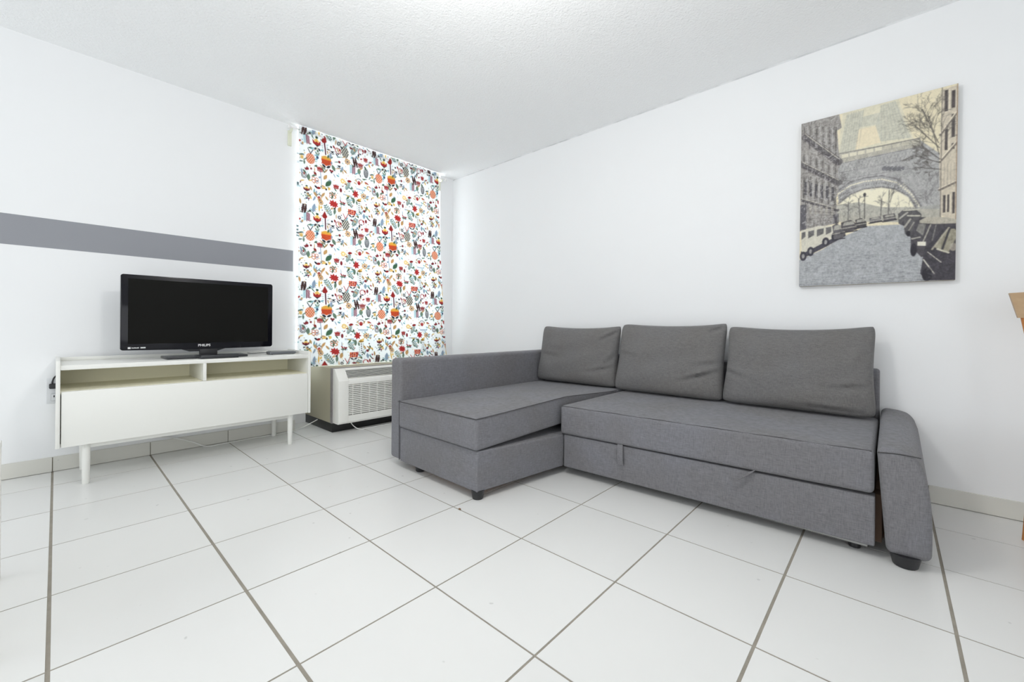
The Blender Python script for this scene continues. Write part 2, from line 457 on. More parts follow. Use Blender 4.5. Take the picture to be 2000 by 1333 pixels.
# uneven caulk line where the picture wall meets the ceiling
w = NT('grey_caulk_line'); tc = w.n('ShaderNodeTexCoord'); nz = w.n('ShaderNodeTexNoise', i_Scale=7.0, i_Detail=4.0)
w.l(tc.outputs['Object'], nz.inputs['Vector'])
mr = w.n('ShaderNodeMapRange'); mr.inputs[1].default_value = 0.42; mr.inputs[2].default_value = 0.58; w.l(nz.outputs['Fac'], mr.inputs[0])
mx = w.n('ShaderNodeMix', data_type='RGBA'); mx.inputs['A'].default_value = (0.78, 0.79, 0.80, 1); mx.inputs['B'].default_value = (0.62, 0.63, 0.64, 1)
w.l(mr.outputs[0], mx.inputs['Factor']); w.l(mx.outputs['Result'], w.b.inputs['Base Color']); M['caulk'] = w.m
bm = bmesh.new()
prism(bm, [(YB, HC), (YB - 0.006, HC), (YB, HC - 0.007)], 'x', XA, XR)
struct(obj('trim_1', bm, 'caulk'))

# ------------------------------------------------------------------ louvred window in the recess
win = struct(thing('window_1', (RX - 0.05, 2.0, 0.56), None, None))
bm = bmesh.new()
for a in ((RX - .10, RX - .02, RY0, RY0 + .004, .56, 2.37), (RX - .10, RX - .02, RY1 - .03, RY1, .56, 2.37), (RX - .10, RX - .02, RY0, RY1, .56, .59), (RX - .10, RX - .02, RY0, RY1, 2.34, 2.37)):
    box(bm, *a)
obj('window_frame', bm, 'frame', win)
obj('mullion', B(RX - .09, RX - .03, 1.985, 2.015, .59, 2.34), 'frame', win)
lv = bmesh.new(); box(lv, -0.0025, 0.0025, -0.5, 0.5, -0.05, 0.05); lv_me = finish(lv, 'louver_pane'); lv_me.materials.append(M['louver'])
for half in ((RY0 + .01, 1.985), (2.015, RY1 - .03)):
    for k in range(17):
        o = bpy.data.objects.new('louver_pane', lv_me); C.objects.link(o); o.parent = win
        o.scale = (1, half[1] - half[0], 1); o.rotation_euler = (0, math.radians(24), 0)
        o.location = Vector((RX - 0.06, (half[0] + half[1]) / 2, 0.64 + k * 0.1035)) - win.location
for z in (2.052, 2.031, 1.686, 1.655, 1.629, 1.604, 1.254):
    obj('louver_clip', B(RX - .02, RX + .035, RY0 + .004, RY0 + .125, z - .006, z + .006, bev=.002), 'clip', win)

# ------------------------------------------------------------------ corner sofa with chaise
def soft_box(h, r, n=(10, 10, 6)):
    """rounded box centred on the origin, h half sizes, r edge radius -> bmesh with evenly cut faces"""
    def coords(hh, k):
        e = [-hh + r * t for t in (0, .15, .4, .7, 1.0)]
        m = list(np.linspace(-hh + r, hh - r, k + 1))[1:-1]
        return e + m + [-v for v in e[::-1]]
    cs = [coords(h[i], n[i]) for i in range(3)]
    bm = bmesh.new(); H = Vector(h)
    def P(q):
        c = Vector([max(-(H[i] - r), min(H[i] - r, q[i])) for i in range(3)]); d = Vector(q) - c
        return c + d.normalized() * r
    for ax in range(3):
        a, b = [i for i in range(3) if i != ax]
        for sgn in (-1, 1):
            g = []
            for u in cs[a]:
                row = []
                for v in cs[b]:
                    q = [0, 0, 0]; q[ax] = sgn * h[ax]; q[a] = u; q[b] = v
                    row.append(bm.verts.new(P(q)))
                g.append(row)
            for i in range(len(g) - 1):
                for j in range(len(g[0]) - 1): bm.faces.new((g[i][j], g[i + 1][j], g[i + 1][j + 1], g[i][j + 1]))
    bmesh.ops.remove_doubles(bm, verts=bm.verts, dist=1e-5)
    return bm

def block(q, z0, z1, r, n=(12, 12, 5), f=None):
    """rounded block over the ground quad q = (front-left, front-right, back-right, back-left); f(x,y,z,u,v,w) may displace"""
    q = [Vector((*p, 0)) for p in q]
    wx = ((q[1] - q[0]).length + (q[2] - q[3]).length) / 4; wy = ((q[3] - q[0]).length + (q[2] - q[1]).length) / 4; wz = (z1 - z0) / 2
    bm = soft_box((wx, wy, wz), r, n)
    for v in bm.verts:
        u, t, s_ = v.co.x / wx, v.co.y / wy, v.co.z / wz
        a, b = (u + 1) / 2, (t + 1) / 2
        p = q[0] * (1 - a) * (1 - b) + q[1] * a * (1 - b) + q[2] * a * b + q[3] * (1 - a) * b
        p.z = (z0 + z1) / 2 + v.co.z
        if f: p = Vector(f(p.x, p.y, p.z, u, t, s_))
        v.co = p
    return bm

sofa = thing('corner_sofa', (-1.2, 2.2, 0), 'grey fabric corner sofa bed with a chaise beside the window', 'sofa')
BK = 2.862
# chaise side
obj('tall_arm', block([(-2.275, 1.39), (-2.158, 1.383), (-2.158, BK), (-2.275, BK)], .040, .645, .022, (4, 16, 8)), 'sofa', sofa)
a1 = obj('arm_seam', tube(bmesh.new(), [(-2.160, 1.381, .045), (-2.160, 1.380, .25), (-2.162, 1.381, .40)], .0022, 6), 'seam', sofa)
cb = obj('chaise_base', block([(-2.155, 1.383), (-1.468, 1.372), (-1.398, 1.99), (-2.155, 1.99)], .040, .240, .008, (8, 8, 4),
     lambda x, y, z, u, t, s_: (x + .004 * math.sin(9 * z + 3 * y) * max(0, u), y, z - (.018 * max(0, u) * (t + 1) / 2 if s_ > 0 else 0))), 'sofa', sofa)
obj('chaise_rear_base', block([(-2.155, 1.99), (-1.42, 1.99), (-1.42, BK), (-2.155, BK)], .040, .225, .006, (4, 4, 3)), 'sofa', sofa)
obj('bottom_board', B(-2.13, -1.50, 1.42, 2.80, .034, .040), 'rawboard', sofa)
def lift(x, y):
    g = max(0.0, min(1.0, (y - 1.38) / .66)); g2 = 1 - .7 * max(0.0, min(1.0, (y - 2.06) / .5))
    return .030 * max(0, min(1, (x + 2.15) / .72)) * g * g2
def chaise_top(x, y, z, u, t, s_):
    puff = .006 * (1 - u * u) * (1 - t * t) if s_ > 0 else 0
    return (x, y, z + lift(x, y) + puff)
cs_ = obj('chaise_seat', block([(-2.157, 1.372), (-1.466, 1.358), (-1.40, 2.72), (-2.157, 2.72)], .243, .400, .016, (16, 22, 5), chaise_top), 'sofa', sofa)
def seam_path(a, b, z, n=24, lf=True):
    return [(a[0] + (b[0] - a[0]) * k / n, a[1] + (b[1] - a[1]) * k / n, z + (lift(a[0] + (b[0] - a[0]) * k / n, a[1] + (b[1] - a[1]) * k / n) if lf else 0)) for k in range(n + 1)]
obj('piping', tube(bmesh.new(), seam_path((-2.15, 1.365), (-1.470, 1.360), .3975) + seam_path((-1.4655, 1.364), (-1.402, 2.62), .3985)[1:], .0022, 6), 'seam', cs_)
# bed side
fl, fr = (-1.405, 1.957), (-0.042, 2.030)
def seat_top(x, y, z, u, t, s_):
    return (x, y, z + (.010 * (t + 1) / 2 + .006 * (1 - u * u) * (1 - t * t) if s_ > 0 else 0) + .006 * (u + 1) / 2)
ms = obj('main_seat', block([fl, fr, (-0.042, 2.74), (-1.385, 2.74)], .232, .394, .018, (26, 14, 5), seat_top), 'sofa', sofa)
obj('piping', tube(bmesh.new(), [(fl[0] + .008 + (fr[0] - fl[0] - .016) * k / 20, fl[1] + .007 + (fr[1] - fl[1]) * k / 20, .3895 + .006 * k / 20 + .0012 * math.sin(k * 1.7)) for k in range(21)], .0020, 6), 'seam', ms)
dr = obj('pull_out_drawer', block([(-1.388, 1.972), (-0.040, 2.040), (-0.040, 2.10), (-1.388, 2.04)], .043, .228, .006, (20, 3, 5)), 'sofa', sofa)
def strip(name, pts, wd, th, mt, par):
    """fabric loop lying on the drawer front: pts are centre points, wd along the face"""
    bm = bmesh.new(); rows = []
    for (x, y, z), (dx, dz) in pts:
        rows.append([bm.verts.new((x + dx * wd / 2 * s_, y - o_, z + dz * wd / 2 * s_)) for s_, o_ in ((-1, 0), (1, 0), (1, th), (-1, th))])
    for a, b in zip(rows[:-1], rows[1:]):
        for k in range(4): bm.faces.new((a[k], a[(k + 1) % 4], b[(k + 1) % 4], b[k]))
    bm.faces.new(rows[0][::-1]); bm.faces.new(rows[-1])
    return obj(name, bm, mt, par)
def dy(x): return 1.972 + (x + 1.388) / 1.348 * .068 - .002
strip('pull_tab', [((-1.040, dy(-1.04), .236), (1, 0)), ((-1.036, dy(-1.04) - .008, .20), (1, 0)), ((-1.034, dy(-1.04) - .012, .16), (1, 0)), ((-1.033, dy(-1.04) - .006, .132), (1, 0))], .030, .005, 'sofa', dr)
strip('pull_tab', [((-0.435, dy(-.43), .236), (.8, .45)), ((-0.465, dy(-.45) - .010, .205), (.75, .55)), ((-0.500, dy(-.48) - .016, .178), (.7, .6))], .040, .005, 'sofa', dr)
obj('steel_rail', B(-1.36, -0.06, 2.055, 2.075, .030, .043, bev=.002), 'steel', sofa)
obj('bed_frame', B(-1.38, -0.02, 2.09, 2.82, .045, .225, bev=.004), 'dark_board', sofa)
for x in (-1.30, -0.10):
    obj('castor', lathe(bmesh.new(), x, 2.10, [(.004, .0), (.018, .002), (.020, .012), (.018, .028), (.006, .036)], 14), 'black_plastic', sofa)
# low arm on the right: sloping top, slightly leaning sides
def low_arm(x, y, z, u, t, s_):
    k = max(0, min(1, (z - .035) / .40))
    top = max(0, s_)
    x2 = x - .030 * k + (.012 * math.sin(PI * k) * max(0, u)) - .020 * max(0, u) * max(0, (k - .75) / .25) ** 2
    z2 = z + (.030 * (t + 1) / 2 - .022 * ((u + 1) / 2) ** 3) * top
    y2 = y - .008 * math.sin(PI * k) * max(0, -t)
    return (x2, y2, z2)
ra = obj('low_arm', block([(-0.008, 2.025), (0.110, 2.035), (0.118, BK), (-0.008, BK)], .036, .418, .024, (6, 16, 9), low_arm), 'sofa', sofa)
obj('arm_seam', tube(bmesh.new(), [(-0.034 + .115 * k / 8, 2.0235 + .010 * k / 8, .398 + .004 * math.sin(PI * k / 8)) for k in range(9)], .0018, 6), 'seam', ra)
obj('wood_stile', B(-0.040, -0.014, 2.16, 2.80, .04, .26), 'dark_board', sofa)
# backrest panel along the wall
obj('backrest', block([(-2.17, 2.792), (-0.040, 2.792), (-0.040, BK), (-2.17, BK)], .20, .645, .016, (20, 3, 6)), 'sofa', sofa)
foot_bm = [(.024, 0), (.027, .004), (.034, .046)]
for x, y, s_ in ((-1.497, 1.402, 1.0), (-2.02, 1.435, 1.0), (-2.20, 2.75, 1.0), (-1.50, 2.75, 1.0), (0.043, 2.058, 1.3), (0.047, 2.78, 1.25)):
    obj('leg', lathe(bmesh.new(), x, y, [(r * s_, z * (.96 if s_ > 1 else 1)) for r, z in foot_bm], 18), 'black_plastic', sofa)

# ------------------------------------------------------------------ loose back cushions
def pillow(name, x0, x1, zb, ht, yb, yt, thick, seed, label, ears=(1, 1), creases=(), sag=0.0):
    """plump cushion: two quilted sides joined at a seam; leans from yb (bottom) to yt (top)"""
    r_ = random.Random(seed); n = 44
    bm = bmesh.new(); cx = (x0 + x1) / 2; a = (x1 - x0) / 2; b = ht / 2
    ph = [r_.uniform(0, 6) for _ in range(6)]
    def pt(u, v, side):
        # outline with soft corners, sides drawn in a little
        ox = a * u * (1 - .030 * (1 - v * v)) ; oz = b * v * (1 - .020 * (1 - u * u))
        cr = (abs(u) ** 10) * (abs(v) ** 10)
        ox -= math.copysign(.014, u) * cr; oz -= math.copysign(.014, v) * cr
        oz -= sag * (1 - u * u) * max(0, v) ** 2
        oz += (.010 * ears[1] if u > 0 else .006 * ears[0]) * abs(u) ** 6 * max(0, v) ** 4
        # lower edge spreads
        ox *= 1 + .022 * max(0, -v)
        e = max(0.0, (1 - abs(u) ** 4.0)) * max(0.0, (1 - abs(v) ** 3.6))
        t = thick * e ** .42 * (1.0 - .16 * v)
        t *= (1 if side > 0 else .48)
        wv = 0
        if side > 0:
            wv += .0035 * math.sin(5 * u + ph[0] + 2.5 * v) * e ** .5 + .0025 * math.sin(9 * v + ph[1] - 3 * u) * e ** .5
            for (cu, cv, du, dv, ln, dp, wd) in creases:
                L = math.hypot(du, dv); dx, dz = u - cu, v - cv
                al = (dx * du + dz * dv) / L; ac = (-dx * dv + dz * du) / L
                fade = max(0, 1 - abs(al) / ln)
                dp *= 1.7; wv += -dp * fade * math.exp(-(ac / wd) ** 2) + dp * .8 * fade * math.exp(-((ac - 1.9 * wd) / (1.3 * wd)) ** 2)
        k = (v + 1) / 2
        y = yb + (yt - yb) * k - side * (t + wv * min(1, e * 6))
        return Vector((cx + ox, y, zb + b + oz))
    G = {}
    # denser rows near the rim
    ts = [math.sin((k / n - .5) * PI) * .55 + (k / n * 2 - 1) * .45 for k in range(n + 1)]
    for side in (1, -1):
        for i, u in enumerate(ts):
            for j, v in enumerate(ts):
                rim = i in (0, n) or j in (0, n)
                if side == -1 and rim: G[(side, i, j)] = G[(1, i, j)]; continue
                G[(side, i, j)] = bm.verts.new(pt(u, v, side))
        for i in range(n):
            for j in range(n):
                f = [G[(side, i, j)], G[(side, i + 1, j)], G[(side, i + 1, j + 1)], G[(side, i, j + 1)]]
                bm.faces.new(f if side == 1 else f[::-1])
    o = tag(obj(name, finish(bm, name, 80), 'cushion'), label, 'cushion', 'loose back cushions on the sofa')
    return rebase(o)
pillow('back_cushion', -2.150, -1.440, .412, .440, 2.690, 2.765, .085, 3, 'leftmost grey sofa cushion standing against the tall arm of the chaise', (1.2, 1.2),
       ((.85, .72, 1, .85, .34, .010, .045), (.72, -.42, 1, .35, .40, .008, .04), (-.55, -.05, 1, -.12, .5, .004, .05), (.92, -.05, .5, 1, .3, .007, .04)), .014)
pillow('back_cushion', -1.432, -0.731, .410, .462, 2.660, 2.760, .090, 5, 'middle grey sofa cushion between the two other loose cushions', (.6, 1.4),
       ((.70, -.36, 1, .52, .46, .012, .04), (.80, -.05, 1, .20, .35, .007, .05), (.88, .86, .8, .6, .22, .012, .05), (-.80, .10, 1, -.25, .3, .005, .05)), .012)
pillow('back_cushion', -0.731, -0.052, .414, .446, 2.650, 2.765, .092, 9, 'rightmost grey sofa cushion in front of the low arm and bare wall', (.8, 1.3),
       ((.72, -.35, 1, .18, .40, .008, .045), (-.86, -.22, 1, -.45, .30, .009, .045), (.90, .30, .3, 1, .35, .006, .05), (.5, -.86, 1, -.08, .5, .005, .05)), .016)

# ------------------------------------------------------------------ white TV bench
CX0, CX1, CY0, CY1 = -3.492, -3.090, 0.000, 1.238
tvb = thing('tv_bench', ((CX0 + CX1) / 2, (CY0 + CY1) / 2, 0), 'low white TV bench with open shelves and flap door under the television', 'tv bench')
for y0, y1 in ((CY0, CY0 + .016), (CY1 - .016, CY1)):
    obj('side_panel', B(CX0, CX1 + .004, y0, y1, .212, .654, bev=.002), 'white_lacquer', tvb)
obj('top_board', B(CX0, CX1 - .002, CY0 + .016, CY1 - .016, .606, .630, bev=.0015), 'white_lacquer', tvb)
obj('back_lip', B(CX0, CX0 + .014, CY0 + .016, CY1 - .016, .630, .650, bev=.0015), 'white_lacquer', tvb)
obj('back_panel', B(CX0, CX0 + .006, CY0 + .016, CY1 - .016, .23, .606), 'cream_lacquer', tvb)
obj('shelf', B(CX0 + .006, CX1 - .030, CY0 + .016, CY1 - .016, .482, .498), 'cream_lacquer', tvb)
obj('divider', B(CX0 + .006, CX1 - .004, .606, .622, .498, .606, bev=.001), 'white_lacquer', tvb)
obj('bottom_board', B(CX0, CX1 - .024, CY0 + .016, CY1 - .016, .214, .230), 'white_lacquer', tvb)
obj('flap_door', B(CX1 - .019, CX1, CY0 + .0195, CY1 - .0185, .214, .4965, bev=.0015), 'white_lacquer', tvb)
def rail(a, b, y, z, wd, ht):
    bm = bmesh.new(); prism(bm, [(a[1], z), (b[1], z), (b[1], z + ht), (a[1], z + ht)], 'x', a[0] - wd / 2, a[0] + wd / 2); return bm
for x in (CX1 - .048, CX0 + .040):
    obj('rail', B(x - .011, x + .011, .11, 1.118, .188, .214, bev=.002), 'white_lacquer', tvb)
for y in (.11, 1.118):
    obj('rail', B(CX0 + .04, CX1 - .048, y - .011, y + .011, .188, .214, bev=.002), 'white_lacquer', tvb)
    for x in (CX1 - .044, CX0 + .036):
        obj('leg', lathe(bmesh.new(), x, y, [(.0140, 0), (.0152, .002), (.0178, .214)], 18), 'white_lacquer', tvb)

# ------------------------------------------------------------------ television
TX = -3.250
tv = thing('television', (TX, .64, .630), 'flat black television standing on the white bench', 'television')
TY0, TY1, TZ0, TZ1 = .247, 1.035, .690, 1.130
bm = bmesh.new()                                             # bezel ring with a belly along the lower edge
def rr(y0, y1, z0, z1, r, n=6, belly=0.0):
    pts = []
    for cy, cz, a0 in ((y1 - r, z1 - r, 0), (y0 + r, z1 - r, 90), (y0 + r, z0 + r, 180)):
        for k in range(n + 1):
            a = math.radians(a0 + 90 * k / n); pts.append((cy + r * math.cos(a), cz + r * math.sin(a)))
    if belly:
        for k in range(1, 12):
            t = k / 12; pts.append((y0 + r + (y1 - y0 - 2 * r) * t, z0 - belly * math.sin(PI * t)))
    cy, cz = y1 - r, z0 + r
    for k in range(n + 1):
        a = math.radians(270 + 90 * k / n); pts.append((cy + r * math.cos(a), cz + r * math.sin(a)))
    return pts
prism(bm, rr(TY0, TY1, TZ0, TZ1, .012, belly=.004), 'x', TX - .035, TX, bev=.003, seg=2)
case = obj('casing', bm, 'tvbezel', tv)
obj('back_shell', block([(TX - .085, TY0 + .08), (TX - .034, TY0 + .05), (TX - .034, TY1 - .05), (TX - .085, TY1 - .08)], TZ0 + .04, TZ1 - .05, .015, (3, 8, 6)), 'black_plastic', tv)
obj('screen', B(TX - .004, TX + .0008, TY0 + .032, TY1 - .028, TZ0 + .036, TZ1 - .024), 'tvscreen', tv)
def lettering(body, y, z, size, par, name):
    cu = bpy.data.curves.new(name, 'FONT'); cu.body = body; cu.size = size; cu.extrude = .0003; cu.align_x = 'CENTER'; cu.offset = .0004
    cu.materials.append(M['letter'])
    tmp = bpy.data.objects.new(name, cu); C.objects.link(tmp)
    me = bpy.data.meshes.new_from_object(tmp.evaluated_get(bpy.context.evaluated_depsgraph_get()))
    bpy.data.objects.remove(tmp)
    o = bpy.data.objects.new(name, me); C.objects.link(o); o.parent = par
    o.rotation_euler = (PI / 2, 0, PI / 2); o.location = Vector((TX + .0016, y, z)) - wloc(par)
    return o
lettering('PHILIPS', .640, .7035, .0205, tv, 'brand_lettering')
bm = bmesh.new()
box(bm, TX, TX + .0012, .279, .291, .698, .708); box(bm, TX, TX + .0016, .282, .288, .7005, .7055)
for k in range(7): box(bm, TX, TX + .0012, .295 + k * .0048, .2985 + k * .0048, .7005, .7060 - (.0012 if k % 3 == 1 else 0))
for k in range(4): box(bm, TX, TX + .0012, .334 + k * .0058, .3388 + k * .0058, .7000, .7070)
obj('small_print_marks', bm, 'letter', tv)
bm = bmesh.new(); prism(bm, [(.52, .688), (.76, .688), (.715, .672), (.565, .672)], 'x', TX - .030, TX - .006, bev=.003)
obj('stand_mount', bm, 'tvstand', tv)
obj('stand_neck', B(TX - .030, TX - .002, .618, .712, .640, .690, bev=.004), 'black_plastic', tv)
obj('stand_plate', block([(-3.370, .44), (-3.185, .445), (-3.185, .868), (-3.370, .876)], .6302, .645, .005, (3, 8, 2)), 'tvstand', tv)
obj('stand_foot', block([(-3.215, .580), (-3.112, .598), (-3.112, .798), (-3.215, .815)], .6305, .653, .007, (3, 6, 2)), 'tvstand', tv)

# ------------------------------------------------------------------ small grey box on the bench
mbx = thing('media_box', (-3.30, 1.11, .630), 'flat grey media box at the right end of the white bench', 'media box')
obj('housing', block([(-3.36, 1.03), (-3.25, 1.02), (-3.25, 1.195), (-3.36, 1.205)], .632, .650, .005, (4, 6, 2)), 'router', mbx)
obj('lid', block([(-3.352, 1.04), (-3.258, 1.03), (-3.258, 1.185), (-3.352, 1.195)], .648, .654, .0028, (3, 4, 2)), 'steel', mbx)
for x, y in ((-3.35, 1.045), (-3.262, 1.04), (-3.262, 1.18), (-3.35, 1.19)):
    obj('rubber_foot', lathe(bmesh.new(), x, y, [(.006, .6302), (.006, .634)], 10), 'black_plastic', mbx)
obj('cable', tube(bmesh.new(), smooth_path([(-3.31, 1.03, .640), (-3.32, 1.005, .642), (-3.35, .985, .640), (-3.40, .955, .636), (-3.46, .94, .636)]), .002, 6), 'blackcord', mbx)

# ------------------------------------------------------------------ wall socket with black plug
soc = thing('wall_socket', (XA, .005, .39), 'pale grey double wall socket beside the left end of the white bench', 'socket')
obj('cover_plate', B(XA, XA + .006, -.034, .042, .388, .532, bev=.002), 'outlet', soc)
for z in (.424, .492):
    fc = obj('receptacle', B(XA + .005, XA + .0085, -.018, .026, z - .021, z + .021, bev=.004, seg=3), 'outlet', soc)
    for a in ((-.008, -.003, .003, .014), (.011, .016, .003, .012)):
        obj('slot', B(XA + .0080, XA + .0090, a[0], a[1], z + a[2] - .004, z + a[3] - .004), 'slot', fc)
    obj('slot', B(XA + .0080, XA + .0090, .001, .007, z - .014, z - .007), 'slot', fc)
plug = thing('black_plug', (XA + .01, .004, .49), 'black power plug with short cord in the wall socket', 'plug')
obj('plug_body', block([(XA + .0091, -.026), (XA + .034, -.024), (XA + .034, .010), (XA + .0091, .012)], .474, .502, .005, (3, 3, 3)), 'black_plastic', plug)
obj('plug_cord', tube(bmesh.new(), smooth_path([(XA + .024, -.012, .498), (XA + .026, -.011, .518), (XA + .024, -.002, .541), (XA + .018, .024, .555), (XA + .014, .075, .54), (XA + .013, .12, .50), (XA + .014, .16, .42)]), .0038, 8), 'blackcord', plug)

# ------------------------------------------------------------------ air conditioner under the window
AY0, AY1, AF = 1.46, 2.53, -3.232
ac = thing('air_conditioner', (-3.45, 2.0, 0), 'off-white through-wall air conditioner on a black base under the curtain', 'air conditioner')
obj('base', B(RX, AF - .002, AY0 + .002, AY1, 0.0, .070, bev=.003), 'plinth', ac)
obj('sleeve', B(RX, AF, AY0, AY1, .070, .503, bev=.004), 'ac_beige', ac)
obj('edge_tape', B(AF - .030, AF + .0008, AY0 - .0012, AY1, .071, .5045), 'foil', ac)
# front cover: profile extruded along y, with chamfered upper part and open grilles
FX = -3.128
bm = bmesh.new()
for y0, y1 in ((AY0 + .004, 1.545), (AY1 - .07, AY1 - .004)):
    prism(bm, [(AF, .075), (FX - .012, .075), (FX, .090), (FX, .410), (FX - .070, .500), (AF, .500)], 'y', y0, y1, bev=.004)
prism(bm, [(AF, .075), (FX - .012, .075), (FX, .090), (FX, .138), (AF, .138)], 'y', 1.545, AY1 - .07)
prism(bm, [(AF, .380), (FX, .380), (FX, .410), (FX - .012, .426), (AF, .426)], 'y', 1.545, AY1 - .07)
prism(bm, [(AF, .488), (FX - .061, .488), (FX - .070, .500), (AF, .500)], 'y', 1.545, AY1 - .07)
fcv = obj('front_cover', bm, 'ac_white', ac)
obj('grille_back', B(AF, AF + .02, 1.545, AY1 - .07, .138, .488), 'ac_dark', ac)
for k in range(16):
    z = .147 + k * .0148
    bm = bmesh.new(); prism(bm, [(FX - .016, z + .004), (FX - .001, z - .002), (FX - .001, z + .0045), (FX - .016, z + .0085)], 'y', 1.546, AY1 - .071)
    obj('grille_slat', bm, 'ac_white', ac)
for k in range(13):
    y = 1.545 + .034 + k * .070
    obj('grille_rib', B(FX - .024, FX - .006, y, y + .006, .138, .380), 'ac_white', ac)
for k in range(6):
    t = (k + .5) / 6; x = FX - .012 - .052 * t; z = .427 + .061 * t
    bm = bmesh.new(); prism(bm, [(x - .018, z - .006), (x, z - .001), (x, z + .003), (x - .018, z - .002)], 'y', 1.546, AY1 - .071)
    obj('vent_slat', bm, 'ac_white', ac)

# ------------------------------------------------------------------ curtain
MOTIFS = [
('pine',0.086,0.789,0.062,0.106,0,'o'),('tulip',0.14,0.706,0.059,0.152,0,''),('shroom',0.201,0.666,0.05,0.143,0,''),('bigflower',0.213,0.798,0.076,0.097,0,''),('fern',0.228,0.577,0.045,0.086,-30,'t'),('maple',0.263,0.512,0.049,0.055,10,'r'),
('leaf',0.322,0.551,0.029,0.047,25,'b'),('leaf',0.28,0.577,0.02,0.047,10,'g'),('pine',0.375,0.646,0.065,0.125,0,'k'),('checker',0.43,0.563,0.062,0.066,0,''),('fern',0.458,0.633,0.047,0.072,30,'t'),('daisy',0.32,0.618,0.035,0.035,0,'k'),
('snail',0.313,0.679,0.053,0.053,0,''),('daisy',0.395,0.743,0.056,0.055,0,'b'),('oak',0.465,0.728,0.042,0.07,-10,''),('lotus',0.514,0.735,0.044,0.049,0,'p'),('half',0.441,0.795,0.062,0.069,0,''),('leaf',0.501,0.795,0.029,0.049,0,'g2'),
('berry',0.062,0.893,0.024,0.022,0,''),('berry',0.091,0.886,0.014,0.017,0,''),('leaf',0.123,0.919,0.019,0.034,-25,'r'),('lotus',0.162,0.866,0.047,0.045,0,'r'),('stem',0.172,0.956,0.016,0.131,0,''),('leaf',0.21,0.873,0.011,0.052,40,'o'),
('heart',0.255,0.863,0.033,0.035,0,''),('leaf',0.272,0.832,0.024,0.049,-25,'g'),('knot',0.123,0.971,0.052,0.048,0,''),('leaf',0.206,0.925,0.025,0.046,30,'b'),('leaf',0.231,0.971,0.034,0.063,40,'G'),('daisy',0.351,0.919,0.047,0.047,0,'y'),
('leaf',0.411,0.905,0.02,0.038,80,'r'),('fern',0.396,0.952,0.036,0.066,25,'t'),('bell',0.5,0.88,0.057,0.067,0,''),('maple',0.467,1.0,0.052,0.061,-10,'r'),('daisy',0.542,1.003,0.057,0.055,0,'b'),('leaf',0.15,1.027,0.018,0.037,75,'r'),
('berryk',0.213,1.023,0.016,0.017,0,''),('leaf',0.237,1.013,0.019,0.025,20,'y'),('bell',0.155,1.094,0.048,0.057,0,''),('leaf',0.122,1.081,0.018,0.045,-30,'b'),('leaf',0.188,1.073,0.018,0.046,35,'b'),('daisy',0.17,1.141,0.046,0.045,0,'b'),
('knot',0.265,1.062,0.056,0.05,0,''),('lotus',0.293,0.977,0.041,0.041,0,'r'),('berry',0.334,1.001,0.02,0.035,0,''),('comb',0.395,1.026,0.072,0.014,0,''),('comb',0.514,0.948,0.07,0.015,0,''),('fern',0.41,1.093,0.036,0.078,-35,'t'),
('leaf',0.449,1.062,0.024,0.048,0,'g'),('mushy',0.497,1.106,0.043,0.14,0,''),('maple',0.282,1.133,0.049,0.055,15,'r'),('heart',0.362,1.107,0.026,0.036,0,''),('stem',0.333,1.104,0.009,0.088,0,''),('oak',0.04,0.599,0.04,0.063,5,''),
('half',0.061,0.662,0.058,0.061,0,''),('tuliq',0.058,1.082,0.046,0.094,0,''),('leaf',0.072,0.958,0.024,0.05,0,'g'),('ring',0.038,0.952,0.036,0.05,0,''),('fern',0.564,0.8,0.045,0.068,0,'k'),('heart',0.073,1.131,0.017,0.033,0,''),
('lotus',0.021,0.806,0.02,0.033,0,'y'),('leaf',0.113,0.582,0.027,0.067,10,'s'),('leaf',0.156,0.573,0.013,0.062,0,'y'),('daisy',0.161,0.507,0.044,0.034,0,'b'),('berry',0.546,0.518,0.023,0.022,0,''),('berry',0.321,0.768,0.02,0.021,0,''),
('leaf',0.247,0.74,0.02,0.046,0,'s'),('leaf',0.347,0.82,0.02,0.041,10,'s'),('leaf',0.542,0.564,0.022,0.043,0,'s'),('birdk',0.264,0.703,0.034,0.035,0,''),('birdk',0.319,0.806,0.035,0.035,0,''),('ringr',0.519,0.621,0.051,0.049,0,''),
('leaf',0.281,0.656,0.013,0.026,-20,'r'),('berryk',0.258,0.663,0.017,0.017,0,''),('leaf',0.039,0.847,0.013,0.033,0,'g'),('lotus',0.563,0.674,0.032,0.043,0,'r'),('berry',0.558,0.607,0.017,0.031,0,'')]
